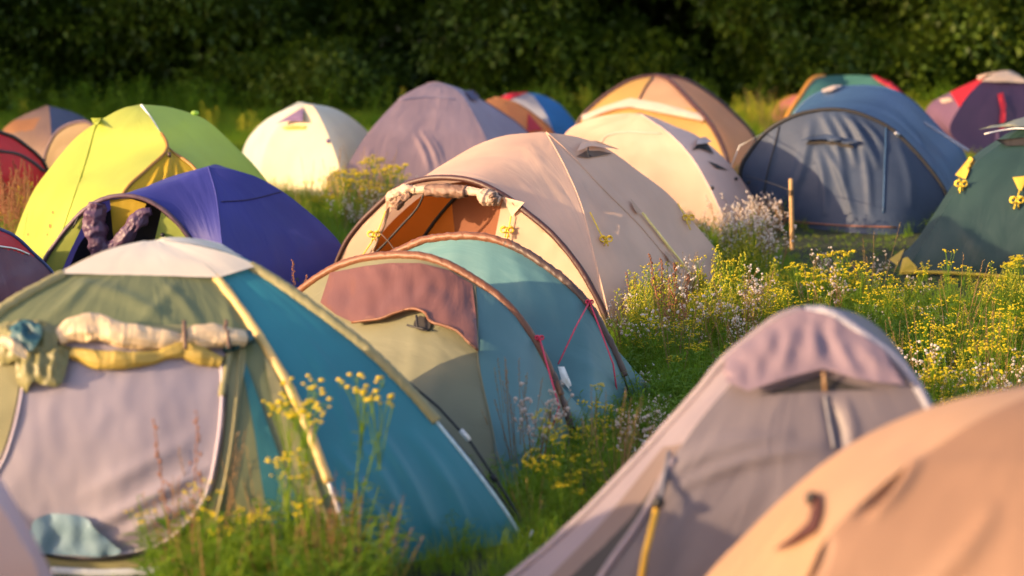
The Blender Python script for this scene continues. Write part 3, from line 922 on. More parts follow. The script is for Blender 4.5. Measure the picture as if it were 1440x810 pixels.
capm = fabric('cream_tan_cap', (.68, .52, .38), .5, .2, .8)
for i, (p, q) in enumerate(((a0, a1), (a1, a2), (a2, a3), (a3, a0))):
    t.loft(p, q, capm, 'top_cap', -.01, .012, 14, u0=0, u1=.22, lift=.035, seed=5 + i)
t.patch([(1402, 134), (1409, 132), (1413, 150), (1411, 182), (1404, 182), (1406, 155)], rd, 'strap', .03, 'front', 4, smooth=False)
t.patch([(1400, 185), (1404, 182), (1404, 215), (1396, 215)], pkl, 'front_strip', .01, 'front', 4, smooth=False)
t.patch([(1322, 141), (1336, 139), (1342, 143), (1326, 147)], capm, 'pale_patch', .02, None, 3, smooth=False)

# ---------------------------------------------------------------- green tent behind the blue one; pink tent further back
gr = fabric('bottle_green_polyester', (.05, .16, .13), .5, .15, .4)
orr = fabric('orange_trim_cloth', (.68, .32, .05), .5, .2, .3)
ft = [G(1096, 205), G(1180, 215), G(1290, 205), G(1200, 188)]
t = Tent('bottle green tent with orange edge and red end, mostly behind the slate blue tent', ft)
ap = atY(1186, 106, 27.2)
a0 = t.arc(ap, ft[0], [(1165, 107), (1143, 111), (1122, 140), (1104, 170)])
a1 = t.arc(ap, ft[1], [(1196, 140), (1190, 180)])
a2 = t.arc(ap, ft[2], [(1210, 106), (1236, 110), (1266, 128), (1282, 165)])
a3 = t.arc(ap, ft[3])
t.loft(a0, a1, gr, 'front_panel', 0, .008, 20)
t.loft(a1, a2, gr, 'side_panel', 0, .008, 20, seed=1, set_='s')
t.loft(a2, a3, gr, 'rear_panel', 0, .008, 18, seed=2)
t.loft(a3, a0, gr, 'rear_panel', 0, .008, 18, seed=3)
t.sleeve(a0, .03, orr, 'edge_trim', u0=.25, wob=.1)
t.loft(a2, a3, rd, 'end_panel', 0, .004, 14, u0=.3, u1=1, lift=.02, seed=4)
t.patch([(1224, 108), (1238, 109), (1268, 126), (1272, 134), (1262, 132), (1240, 120)], rd, 'end_panel', .03, None, 4, smooth=False)

pk = fabric('dusty_pink_polyester', (.5, .16, .16), .5, .2, .4)
ft = [G(1082, 178), G(1120, 184), G(1165, 178), G(1125, 168)]
t = Tent('small dusty pink tent far back beside the bottle green tent', ft)
ap = atY(1122, 134, 28.8)
A = [t.arc(ap, f) for f in ft]
for i in range(4):
    t.loft(A[i], A[(i + 1) % 4], pk, 'side_panel', 0, .006, 14, seed=i)
t.sleeve(A[0], .015, orr, 'piping')

# ---------------------------------------------------------------- mauve tent, middle back
mv = fabric('mauve_grey_polyester', (.37, .26, .275), .5, .18, .45)
mvs = fabric('mauve_blue_shade', (.36, .32, .42), .5, .18, .4)  # bluish copy of the mauve cloth, painting shade onto the side away from the sun
ft = [G(452, 292), G(706, 285), G(775, 240), G(560, 232)]
t = Tent('mauve grey dome tent with pointed folds, between the cream and the big beige tents', ft)
ap = atY(620, 116, 21.3)
a0 = t.arc(ap, ft[0], [(597, 119), (567, 134), (559, 141), (515, 190), (475, 256)])
a1 = t.arc(ap, ft[1], [(646, 130), (669, 166), (688, 205), (700, 245)])
a2 = t.arc(ap, ft[2], [(646, 124), (665, 134), (699, 154), (734, 179), (760, 208)])
a3 = t.arc(ap, ft[3])
t.loft(a0, a1, mv, 'front_panel', -.01, .006, 70, set_='front', nu=80, creases=[(583, 190, 604, 242, 3, .016), (593, 186, 618, 238, 3, .018), (603, 190, 624, 232, 2.5, .012), (520, 210, 500, 270, 5, .012)])
t.loft(a1, a2, mvs, 'side_panel', 0, .008, 20, seed=1, set_='side')
t.loft(a2, a3, mvs, 'rear_panel', 0, .008, 18, seed=2)
t.loft(a3, a0, mv, 'rear_panel', 0, .008, 18, seed=3)
t.patch([(652, 130), (664, 130), (672, 138), (668, 144), (660, 142)], fabric('navy_vent', (.06, .06, .14), .5, .1), 'vent_hood', .03, None, 4, smooth=False)
t.line([(560, 141), (600, 137), (640, 140)], .006, mvs, 'seam', 'front', .004, 12)
t.sleeve(a2, .012, plain('navy_trim', (.06, .05, .1)), 'piping', u0=.3)

# ---------------------------------------------------------------- orange tent and blue dome behind
og = fabric('apricot_polyester', (.66, .32, .10), .5, .3, .4)
ft = [G(640, 235), G(725, 232), G(800, 222), G(720, 205)]
t = Tent('apricot orange tent with a red triangle, half hidden by the mauve tent', ft)
ap = atY(695, 137, 24.3)
a0 = t.arc(ap, ft[0]); a1 = t.arc(ap, ft[1], [(712, 150), (722, 190)])
a2 = t.arc(ap, ft[2], [(725, 145), (751, 161), (776, 184)]); a3 = t.arc(ap, ft[3])
P4 = [a0, a1, a2, a3]
for i in range(4):
    t.loft(P4[i], P4[(i + 1) % 4], og, 'side_panel', 0, .008, 18, seed=i, set_='out')
t.patch([(741, 160), (762, 184), (740, 186)], rd, 'red_triangle', .02, 'out', 4, smooth=False)
t.sleeve(a2, .014, fabric('apricot_dark', (.45, .2, .08)), 'piping')

sb = fabric('sky_blue_polyester', (.04, .24, .58), .5, .25, .3)
gy = fabric('pale_grey_polyester', (.42, .44, .48), .5, .25, .3)
ft = [G(690, 205), G(775, 212), G(825, 198), G(745, 185)]
t = Tent('sky blue, grey and red striped dome tent by the dark wood', ft)
ap = atY(742, 131, 26.5)
a0 = t.arc(ap, ft[0], [(722, 132), (704, 140)]); a1 = t.arc(ap, ft[1], [(752, 138), (770, 165), (778, 190)])
a2 = t.arc(ap, ft[2], [(760, 133), (786, 146), (808, 171)]); a3 = t.arc(ap, ft[3])
t.loft(a0, a1, gy, 'front_panel', 0, .006, 18, set_='out')
t.loft(a1, a2, sb, 'side_panel', 0, .006, 18, seed=1, set_='out')
t.loft(a2, a3, sb, 'rear_panel', 0, .006, 18, seed=2)
t.loft(a3, a0, rd, 'rear_panel', 0, .006, 18, seed=3)
t.patch([(704, 138), (716, 133), (742, 131), (728, 137), (714, 143)], rd, 'red_stripe', .02, 'out', 4, smooth=False)

# ---------------------------------------------------------------- cream dome
cr = fabric('cream_polyester', (.80, .70, .46), .55, .25, .4)
crw = fabric('white_grey_polyester', (.56, .62, .58), .55, .25, .3)
ft = [G(338, 255), G(362, 272), G(487, 295), G(560, 250), G(400, 228)]
t = Tent('cream dome tent with a small purple triangular vent', ft)
ap = atY(430, 147, 20.8)
a0 = t.arc(ap, ft[0], [(406, 152), (372, 170), (346, 200), (338, 235)])
a1 = t.arc(ap, ft[1], [(400, 165), (376, 205), (366, 250)])
a2 = t.arc(ap, ft[2], [(442, 152), (459, 185), (474, 225), (483, 258)])
a3 = t.arc(ap, ft[3], [(462, 150), (489, 162), (516, 184), (545, 215)])
a4 = t.arc(ap, ft[4])
t.loft(a0, a1, crw, 'side_panel', 0, .006, 16)
t.loft(a1, a2, cr, 'front_panel', -.01, .008, 30, seed=1, set_='front')
t.loft(a2, a3, crw, 'side_panel', 0, .006, 22, seed=2)
t.loft(a3, a4, crw, 'rear_panel', 0, .006, 16, seed=3)
t.loft(a4, a0, crw, 'rear_panel', 0, .006, 16, seed=4)
vh_ = t.patch([(427, 152), (432, 178), (414, 176), (396, 180), (410, 166)], fabric('violet_vent_cloth', (.17, .11, .2), .5, .1), 'vent_hood', 0, 'front', 3, smooth=False, offf=lambda x, y: .012 + max(0, y - 155) * .003)
t.patch([(396, 180), (414, 177), (432, 178), (430, 183), (404, 184)], yl, 'vent_lining', .012, 'front', 3, smooth=False, parent=vh_)
m = MB(); m.ball(t.hit(463, 200, .02)[0], .025); m.build('line_loop', plain('violet_loop', (.15, .1, .2)), t.root, t.c)
t.patch([(460, 250), (478, 238), (490, 262), (482, 285), (462, 285)], fabric('olive_flap', (.16, .13, .04), .5, .2), 'door_flap', .012, 'front', 5, smooth=False)

# ---------------------------------------------------------------- lime dome
lm = fabric('lime_yellow_polyester', (.47, .55, .10), .5, .3, .3)
lg = fabric('lime_green_polyester', (.44, .64, .14), .5, .36, .35)
yd = fabric('golden_yellow_door', (.52, .36, .02), .55, .3, .8)
ft = [G(10, 372), G(120, 418), G(340, 412), G(445, 345), G(190, 325)]
t = Tent('tall lime yellow and green dome tent with golden door peak', ft)
ap = atY(199, 148, 15.9)
a0 = t.arc(ap, ft[0], [(173, 152), (136, 172), (104, 196), (69, 238), (44, 274), (21, 331)])
a1 = t.arc(ap, ft[1], [(218, 175), (235, 208), (207, 238), (175, 270), (150, 330)], depth_pow=.6)
a2 = t.arc(ap, ft[2], [(218, 175), (237, 209), (273, 236), (310, 290), (330, 350)], depth_pow=.6)
a3 = t.arc(ap, ft[3], [(235, 150), (273, 161), (297, 174), (328, 203), (359, 234), (395, 280)])
a4 = t.arc(ap, ft[4])
t.loft(a0, a1, lm, 'side_panel', 0, .010, 34, set_='left')
t.loft(a1, a2, yd, 'door', .05, .012, 40, seed=1, creases=[(238, 220, 228, 262, 4, .03), (225, 235, 200, 280, 4, .03), (245, 225, 250, 270, 4, .02)])
t.loft(a2, a3, lg, 'side_panel', .0, .008, 30, seed=2)
t.loft(a3, a4, lg, 'rear_panel', 0, .008, 20, seed=3)
t.loft(a4, a0, lm, 'rear_panel', 0, .008, 20, seed=4)
ochre = fabric('ochre_trim', (.32, .17, .03), .5, .1)
t.sleeve(a1, .014, ochre, 'door_edge', u0=.33)
t.sleeve(a2, .014, ochre, 'door_edge', u0=.33)
t.sleeve(a2, .010, WHT, 'ridge_highlight', u0=.02, u1=.32)  # ridge seam drawn white, a highlight painted in
t.line([(136, 172), (120, 230), (100, 290), (80, 350)], .006, lm, 'seam', 'left', .004, 16)
m = MB(); m.add([atY(130, 172, 15.9), atY(143, 166, 15.9), atY(136, 176, 15.6), atY(128, 166, 15.8)], [(0, 2, 1), (0, 3, 1)]); m.build('vent_tab', lm, t.root, t.c)
m = MB(); m.ball(atY(274, 159, 16.0), .035, sq=.6); m.build('vent_tab', lg, t.root, t.c)
m = MB(); m.tube([atY(238, 214, 15.0), atY(238, 222, 15.0)], .014, 6); m.build('door_toggle', dbrn, t.root, t.c)
for x, y, s in ((71, 318, 1.5), (75, 299, 1.1), (40, 330, 1), (118, 318, .9), (67, 330, .9)):
    t.patch([(x - s, y - s * 2), (x + s, y - s * 1.5), (x + s * .8, y + s * 2), (x - s, y + s * 1.6)], plain('rust_stain', (.3, .12, .02), .8), 'mud_splash', .005, 'left', 2, smooth=False)

# ---------------------------------------------------------------- royal blue dome with lime porch
rb = fabric('royal_blue_polyester', (.035, .04, .25), .62, .15, .55)
vi = fabric('grey_violet_sleeve', (.10, .06, .09), .5, .1, .5)
pul = fabric('purple_grey_curtain', (.10, .055, .11), .45, .15, 1.0)
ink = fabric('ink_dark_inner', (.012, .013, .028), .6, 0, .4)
ft = [G(140, 398), G(322, 446), G(512, 408), G(340, 362)]
HL, HR = G(42, 425), G(300, 432)
t = Tent('royal blue dome tent with lime porch doors and dark open inside', ft)
FEET.append([(HL.x, HL.y), (HR.x, HR.y), (ft[1].x, ft[1].y), (ft[0].x, ft[0].y)])
ap = atY(293, 235, 14.4)
a0 = t.arc(ap, ft[0], [(266, 241), (228, 253), (194, 272), (165, 320)])
a1 = t.arc(ap, ft[1], [(304, 275), (312, 340), (318, 400)])
a2 = t.arc(ap, ft[2], [(325, 239), (359, 248), (397, 269), (432, 296), (460, 321), (482, 348)])
a3 = t.arc(ap, ft[3])
hp = t.hoop(HL, HR, [(61, 370), (79, 341), (104, 310), (131, 287), (162, 276), (193, 277), (221, 289), (249, 313), (273, 346), (290, 390)])
chain = resample(np.vstack([a0[::-1], a1[1:]]), NA)
t.loft(hp, chain, rb, 'porch_roof', .02, .008, 22)
t.loft(a1, a2, rb, 'side_panel', .01, .010, 34, seed=1, set_='side', freq=7)
t.loft(a2, a3, rb, 'rear_panel', 0, .008, 18, seed=2)
t.loft(a3, a0, rb, 'rear_panel', 0, .008, 18, seed=3)
gc = resample([HL, HR], NA)
t.loft(hp, gc, lm, 'x', 0, .004, 20, set_='only', build=False)
t.sets['face'] = t.sets.pop('only')
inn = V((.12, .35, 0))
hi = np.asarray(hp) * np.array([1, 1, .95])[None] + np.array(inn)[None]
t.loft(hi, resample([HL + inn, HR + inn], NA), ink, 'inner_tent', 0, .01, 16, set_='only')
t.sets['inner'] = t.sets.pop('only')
t.patch([(61, 374), (79, 345), (104, 314), (117, 301), (117, 316), (100, 350), (84, 388), (72, 420), (48, 422)], lm, 'door_flap', 0, 'face', 6, smooth=False)
t.patch([(227, 298), (249, 317), (270, 346), (282, 385), (240, 400), (205, 372), (216, 345)], lm, 'door_flap', 0, 'face', 6, smooth=False)
t.patch([(153, 281), (180, 279), (204, 287), (196, 315), (178, 335), (158, 334)], yd, 'door_lining', -.02, 'face', 5, smooth=False)
cloth_roll(t, [(140, 285), (136, 310), (140, 335), (146, 362)], [.06, .075, .075, .06], pul, 'rolled_door', 'face', .0, .4)
cloth_roll(t, [(214, 296), (204, 300), (188, 320), (172, 340), (152, 356), (136, 372)], [.03, .06, .06, .05, .05, .05], pul, 'rolled_door', 'face', .01, .5, seed=2)
t.sleeve(hp, .018, vi, wob=.2)
t.line([(104, 320), (112, 304)], .006, BLK, 'door_tie', 'face', .02, 4)
m = MB(); m.ball(t.hit(230, 330, .02, None, 'face')[0], .018); m.build('line_loop', BLK, t.root, t.c)
t.sleeve(a1, .006, rb, 'seam', wob=.1)
t.line([(311, 284), (350, 281), (395, 270)], .005, fabric('navy_seam', (.03, .03, .15)), 'seam', 'side', .004, 14)

# ---------------------------------------------------------------- left edge tents
rd2 = fabric('crimson_polyester', (.55, .012, .025), .5, .2, .4)
ft = [G(-190, 310), G(-60, 330), G(78, 308), G(-60, 280)]
t = Tent('crimson red dome tent with black hoop piping at the left edge', ft)
ap = atY(-60, 170, 17.9)
A = [t.arc(ap, f) for f in ft]
A[2] = t.arc(ap, ft[2], [(-20, 178), (2, 187), (22, 195), (52, 218), (65, 236), (74, 268)])
for i in range(4):
    t.loft(A[i], A[(i + 1) % 4], rd2, 'side_panel', 0, .01, 22, seed=i, set_='out')
t.sleeve(A[2], .02, BLK, 'piping')
t.line([(-10, 210), (0, 213), (24, 217), (45, 228), (62, 242)], .022, plain('grey_mesh', (.06, .06, .08), .8), 'mesh_strip', 'out', .004, 14, flat=.4)

gb_ = fabric('grey_brown_polyester', (.17, .11, .09), .5, .2, .4)
ns = fabric('dusk_blue_polyester', (.07, .085, .15), .5, .15, .4)
tn = fabric('tan_polyester', (.25, .17, .08), .5, .2, .4)
ft = [G(-20, 235), G(75, 248), G(145, 228), G(60, 205)]
t = Tent('grey brown and dusk blue dome tent with tan arched porch, far left', ft)
ap = atY(69, 151, 23.3)
a0 = t.arc(ap, ft[0], [(35, 161), (3, 184)]); a1 = t.arc(ap, ft[1], [(71, 175), (73, 205)])
a2 = t.arc(ap, ft[2], [(97, 156), (124, 170), (138, 195)]); a3 = t.arc(ap, ft[3])
t.loft(a0, a1, [gb_, fabric('dull_orange_panel', (.26, .12, .05))], 'front_panel', 0, .008, 24, set_='out', bands=lambda v, u: 1 if .38 < u + .25 * v < .62 and v < .6 else 0)
t.loft(a1, a2, ns, 'side_panel', 0, .008, 18, seed=1)
t.loft(a2, a3, ns, 'rear_panel', 0, .008, 18, seed=2)
t.loft(a3, a0, gb_, 'rear_panel', 0, .008, 18, seed=3)
hL, hR = G(62, 248), G(150, 252)
hp = t.hoop(hL, hR, [(64, 217), (79, 187), (104, 173), (128, 174), (145, 200)])
t.loft(hp, resample([hL, hR], NA), tn, 'porch_panel', -.02, .008, 16, seed=5)
t.sleeve(hp, .018, vi, 'piping')

pl = fabric('wine_purple_polyester', (.12, .05, .09), .45, .15, .5)
ft = [G(-260, 480), G(-80, 560), G(90, 470), G(-80, 420)]
t = Tent('wine purple tent with red top and blue piping at the left edge', ft)
ap = atY(-80, 296, 11.9)
a0 = t.arc(ap, ft[0]); a1 = t.arc(ap, ft[1])
a2 = t.arc(ap, ft[2], [(-40, 306), (0, 323), (21, 333), (45, 355), (76, 388), (88, 430)])
a3 = t.arc(ap, ft[3])
for i, (p, q) in enumerate(((a0, a1), (a1, a2), (a2, a3), (a3, a0))):
    t.loft(p, q, [rd2, pl], 'side_panel', 0, .01, 40, seed=i, nu=60, pxband=lambda X, Y: 0 if Y < 347 + max(0, X) * .28 else 1, set_='out')
t.sleeve(a2, .014, plain('navy_piping', (.03, .05, .16)), 'piping')
t.line([(-30, 341), (0, 347), (20, 350), (40, 358)], .006, WHT, 'piping', 'out', .006, 12)

# ---------------------------------------------------------------- front right mauve tent
m21 = fabric('dusty_mauve_polyester', (.185, .162, .182), .5, .2, .6)
m21l = fabric('pale_mauve_edge', (.27, .23, .265), .5, .2, .3)
ft = [G(600, 915), G(770, 985), G(1455, 985), G(1330, 800), G(1050, 780)]
t = Tent('dusty mauve tent close up with hooded top vent and yellow strap', ft)
ap = atY(1133, 437, 6.95)
a0 = t.arc(ap, ft[0], [(1100, 446), (1065, 470), (1020, 507), (970, 566), (910, 632), (845, 700), (785, 758), (705, 825)])
a1 = t.arc(ap, ft[1], [(1080, 478), (1035, 532), (985, 590), (948, 645), (902, 730), (845, 812), (810, 880)])
a2 = t.arc(ap, ft[2], [(1165, 440), (1200, 461), (1245, 494), (1278, 527), (1308, 575), (1360, 670), (1410, 790)])
a3 = t.arc(ap, ft[3]); a4 = t.arc(ap, ft[4])
t.loft(a0, a1, [m21l, fabric('brown_grey_flap', (.15, .11, .10), .6, .1), DARK], 'edge_panel', .03, .006, 60, nu=80, bands=lambda v, u: 0 if v < .34 or u < .40 or v > .95 else (2 if v > .95 - (u - .40) * 1.1 else 1), set_='edge')
t.loft(a1, a2, m21, 'front_panel', -.03, .010, 70, seed=1, set_='front', nu=80, creases=[(940, 668, 1110, 615, 9, .02), (945, 690, 1150, 632, 9, .022), (955, 650, 1060, 610, 8, .014), (1160, 560, 1178, 640, 8, -.02), (1185, 560, 1200, 640, 9, .015)])
t.loft(a2, a3, m21, 'side_panel', 0, .01, 20, seed=2)
t.loft(a3, a4, m21, 'rear_panel', 0, .01, 20, seed=3)
t.loft(a4, a0, m21, 'rear_panel', 0, .01, 20, seed=4)
t.sleeve(a0, .02, m21l, 'pole_sleeve', wob=.15)
t.sleeve(a2, .02, fabric('blue_grey_edge', (.22, .23, .3), .5, .1), 'pole_sleeve', wob=.15)
t.sleeve(a1, .014, m21l, 'seam', u0=.45, wob=.15)
hood = [(1064, 474), (1100, 449), (1133, 440), (1165, 443), (1200, 464), (1240, 496), (1268, 548), (1232, 546), (1200, 540), (1155, 526), (1108, 540), (1052, 560), (1022, 548), (1030, 512)]
t.patch([(1066, 556), (1108, 542), (1155, 528), (1200, 542), (1232, 548), (1200, 549), (1160, 550), (1110, 553)], DARK, 'vent_opening', .004, None, 6, smooth=False)
vh_ = t.patch(hood, fabric('rosy_mauve_hood', (.26, .195, .235), .5, .2, .5), 'vent_hood', 0, None, 7, smooth=False, offf=lambda x, y: .014 + max(0, (y - 470)) * .0005, wr=.008, folds=[(1118, 462, 1095, 535, 10, .02), (1140, 455, 1150, 525, 9, .022), (1165, 460, 1200, 535, 9, .018), (1090, 470, 1060, 540, 10, .012), (1195, 475, 1245, 540, 10, .012)])
m = MB(); m.tube([t.hit(1157, 530, .04)[0], t.hit(1160, 552, .01)[0]], .007, 6); m.build('vent_prop', plain('amber_stick', (.22, .13, .06)), vh_, t.c)
t.line([(1160, 556), (1164, 590), (1172, 632)], .008, fabric('slate_seam', (.2, .2, .24)), 'seam', 'front', .006, 10)
t.rope([t.hit(948, 640, .02)[0], t.hit(930, 700, .05)[0], t.hit(925, 715, .06)[0]], .009, plain('grey_webbing', (.12, .12, .14)), 'strap')
st_ = t.rope([t.hit(925, 715, .06)[0], t.hit(908, 780, .07)[0], t.hit(893, 850, .07)[0]], .012, plain('amber_webbing', (.62, .36, .03), .6), 'strap')
m = MB(); m.ball(t.hit(926, 712, .07)[0], .024); m.build('buckle', BLK, st_, t.c)

# ---------------------------------------------------------------- front right orange tent
o22 = fabric('terracotta_polyester', (.42, .265, .16), .5, .2, .4)
o22b = fabric('shaded_terracotta_polyester', (.30, .18, .115), .55, .2, .4)  # same cloth with a darker base, so the shaded faces are painted in
ft = [G(880, 1065), G(1040, 1260), V((2.35, 4.55, 0)), V((2.75, 6.0, 0)), V((1.75, 6.55, 0))]
t = Tent('terracotta orange tent close up at the right with a small dark line slit', ft)
ap = atY(1500, 541, 5.5)
a0 = t.arc(ap, ft[0], [(1440, 546), (1370, 555), (1295, 577), (1220, 611), (1160, 650), (1100, 700), (1045, 755), (992, 812), (925, 910)])
a1 = t.arc(ap, ft[1], [(1440, 560), (1370, 594), (1305, 636), (1265, 662), (1172, 745), (1135, 812), (1080, 960)])
a2 = t.arc(ap, ft[2]); a3 = t.arc(ap, ft[3]); a4 = t.arc(ap, ft[4])
t.loft(a0, a1, o22, 'side_panel', -.01, .008, 26, set_='left', freq=5)
t.loft(a1, a2, o22b, 'front_panel', -.03, .010, 80, seed=1, set_='front', freq=4, nu=90, creases=[(1270, 655, 1208, 725, 7, -.035), (1290, 650, 1225, 728, 9, .02), (1165, 760, 1120, 830, 7, -.03), (1400, 720, 1300, 830, 16, .015)])
t.loft(a2, a3, o22b, 'side_panel', 0, .01, 20, seed=2)
t.loft(a3, a4, o22b, 'rear_panel', 0, .01, 20, seed=3)
t.loft(a4, a0, o22b, 'rear_panel', 0, .01, 20, seed=4)
rst = fabric('rust_red_lining', (.06, .016, .010), .6, .1, .3)
sl_ = t.patch([(1143, 700), (1151, 695), (1158, 703), (1158, 728), (1151, 750), (1122, 767), (1091, 778), (1122, 756), (1141, 736), (1146, 716)], rst, 'line_slit', .012, None, 5, smooth=False)
m = MB(); m.ball(t.hit(1147, 708, .02)[0], .017, sq=1.3); m.build('eyelet', BLK, sl_, t.c)

# ---------------------------------------------------------------- bottom left corner tent
p23 = fabric('blush_beige_polyester', (.62, .44, .38), .5, .2, .3)
p23l = fabric('lilac_edge_polyester', (.44, .39, .47), .5, .2, .3)
ft = [G(145, 1075), G(60, 1150), V((-2.6, 4.6, 0)), V((-2.9, 6.0, 0)), V((-1.75, 6.5, 0))]
t = Tent('blush beige tent with lilac edge cropped in the bottom left corner', ft)
ap = atY(-250, 560, 5.55)
a0 = t.arc(ap, ft[0], [(-120, 590), (-50, 626), (0, 672), (40, 742), (75, 810), (112, 905)])
a1 = t.arc(ap, ft[1], [(-140, 604), (-70, 648), (-10, 700), (30, 760), (54, 812), (62, 920)])
a2 = t.arc(ap, ft[2]); a3 = t.arc(ap, ft[3]); a4 = t.arc(ap, ft[4])
t.loft(a0, a1, p23l, 'edge_panel', 0, .004, 14)
for i, (p, q) in enumerate(((a1, a2), (a2, a3), (a3, a4), (a4, a0))):
    t.loft(p, q, p23, 'side_panel', 0, .008, 20, seed=i + 1)

# ---------------------------------------------------------------- unseen tent added on the left to shade the teal tent's door
t = Tent('added grey dome tent out of view, shading the teal and khaki one', [V((-5.4, 6.8, 0)), V((-3.7, 6.9, 0)), V((-3.7, 8.5, 0)), V((-5.4, 8.4, 0))])
A = [t.arc(V((-4.55, 7.65, 1.2)), f) for f in ((-5.4, 6.8, 0), (-3.7, 6.9, 0), (-3.7, 8.5, 0), (-5.4, 8.4, 0))]
for i in range(4):
    t.loft(A[i], A[(i + 1) % 4], gy, 'side_panel', 0, .01, 18, seed=i)

# ================================================================== GROUND
m, tt, p = new_mat('meadow_soil')
N, LK = tt.nodes.new, tt.links.new
geo = N('ShaderNodeNewGeometry')
n1 = N('ShaderNodeTexNoise'); n1.inputs['Scale'].default_value = 1.3; n1.inputs['Detail'].default_value = 8
LK(geo.outputs['Position'], n1.inputs['Vector'])
rp = N('ShaderNodeValToRGB')
rp.color_ramp.elements[0].position = .35; rp.color_ramp.elements[0].color = (.018, .028, .008, 1)
rp.color_ramp.elements[1].position = .7; rp.color_ramp.elements[1].color = (.06, .07, .018, 1)
LK(n1.outputs['Fac'], rp.inputs['Fac']); LK(rp.outputs['Color'], p.inputs['Base Color'])
p.inputs['Roughness'].default_value = .95
n2 = N('ShaderNodeTexNoise'); n2.inputs['Scale'].default_value = 40; n2.inputs['Detail'].default_value = 5
LK(geo.outputs['Position'], n2.inputs['Vector'])
bp = N('ShaderNodeBump'); bp.inputs['Distance'].default_value = .05
LK(n2.outputs['Fac'], bp.inputs['Height']); LK(bp.outputs['Normal'], p.inputs['Normal'])
g = link_mesh('ground', [(-220, -160, -.004), (220, -160, -.004), (220, 280, -.004), (-220, 280, -.004)], [(0, 1, 2, 3)], m)
tag(g, 'grassy meadow ground under the tents', kind='structure')


# ================================================================== PLANTS
def in_tent(x, y, grow=0.0):
    for fp in FEET:
        cx = sum(q[0] for q in fp) / len(fp); cy = sum(q[1] for q in fp) / len(fp)
        k = 1 + grow
        c = False
        j = len(fp) - 1
        for i in range(len(fp)):
            xi, yi = cx + (fp[i][0] - cx) * k, cy + (fp[i][1] - cy) * k
            xj, yj = cx + (fp[j][0] - cx) * k, cy + (fp[j][1] - cy) * k
            if (yi > y) != (yj > y) and x < (xj - xi) * (y - yi) / (yj - yi) + xi:
                c = not c
            j = i
        if c:
            return True
    return False


GRASS = leafy('grass_blades', [(.10, .22, .010), (.17, .31, .014), (.28, .38, .02), (.36, .36, .04)], .55)
HERB = leafy('herb_leaves', [(.10, .23, .012), (.18, .32, .018), (.29, .39, .025)], .6)
STRAW = leafy('straw_stems', [(.22, .14, .05), (.34, .22, .09), (.30, .13, .06)], .25)
YFL = leafy('yellow_petals', [(.64, .50, .012), (.76, .63, .02)], .4)
YGR = leafy('yellow_green_buds', [(.44, .44, .03), (.60, .54, .04)], .4)
WFL = leafy('white_fluff', [(.62, .55, .46), (.74, .68, .62), (.55, .42, .36)], .4)
RST = leafy('rusty_seed', [(.26, .10, .05), (.36, .17, .09)], .3)


def blade(m, x, y, h, w_, ang, bend, mi=0, seg=3):
    dx, dy = math.cos(ang), math.sin(ang)
    sx, sy = -dy * w_, dx * w_
    v, f = [], []
    for i in range(seg + 1):
        s = i / seg
        o = bend * s * s * h
        z = h * (s - .25 * bend * s * s)
        ww = (1 - s) ** .7
        if i < seg:
            v += [(x + dx * o - sx * ww, y + dy * o - sy * ww, z), (x + dx * o + sx * ww, y + dy * o + sy * ww, z)]
        else:
            v.append((x + dx * o, y + dy * o, z))
    for i in range(seg - 1):
        f.append((2 * i, 2 * i + 1, 2 * i + 3, 2 * i + 2))
    f.append((2 * seg - 2, 2 * seg - 1, 2 * seg))
    m.add(v, f, mi)


def leaf(m, p, d, ln, w_, mi=0, up=V((0, 0, 1))):
    d = V(d).normalized()
    s = d.cross(up)
    s = s.normalized() if s.length > 1e-3 else V((1, 0, 0))
    p = V(p)
    a = p + d * ln * .45
    droop = V((0, 0, -ln * .18))
    m.add([p, a - s * w_ * .5, p + d * ln + droop, a + s * w_ * .5, a + V((0, 0, -w_ * .12))], [(0, 1, 4), (1, 2, 4), (2, 3, 4), (3, 0, 4)], mi)


def rv(r, s=1.0):
    return V((r.uniform(-s, s), r.uniform(-s, s), r.uniform(-s, s)))


def m_tuft(seed, n=34, h=(.10, .30), rad=.13):
    r = random.Random(seed); m = MB()
    for i in range(n):
        a = r.uniform(0, 6.28); q = rad * math.sqrt(r.random())
        blade(m, q * math.cos(a), q * math.sin(a), r.uniform(*h), r.uniform(.0022, .0045), r.uniform(0, 6.28), r.uniform(.15, 1.0))
    return m, [GRASS]


def m_herb(seed, h=.22):
    """low leafy weed"""
    r = random.Random(seed); m = MB()
    for k in range(r.randint(4, 7)):
        a = r.uniform(0, 6.28); hh = h * r.uniform(.6, 1.3)
        base = V((math.cos(a) * .05, math.sin(a) * .05, 0)); top = base + V((math.cos(a) * .09, math.sin(a) * .09, hh))
        m.tube([base, base.lerp(top, .5) + V((0, 0, .02)), top], [.003, .0025, .0015], 3, 0, False)
        for i in range(13):
            s = .1 + .9 * i / 12
            b = r.uniform(0, 6.28)
            leaf(m, base.lerp(top, s), (math.cos(b), math.sin(b), r.uniform(-.1, .7)), r.uniform(.04, .09), r.uniform(.006, .015), 0)
    return m, [HERB]


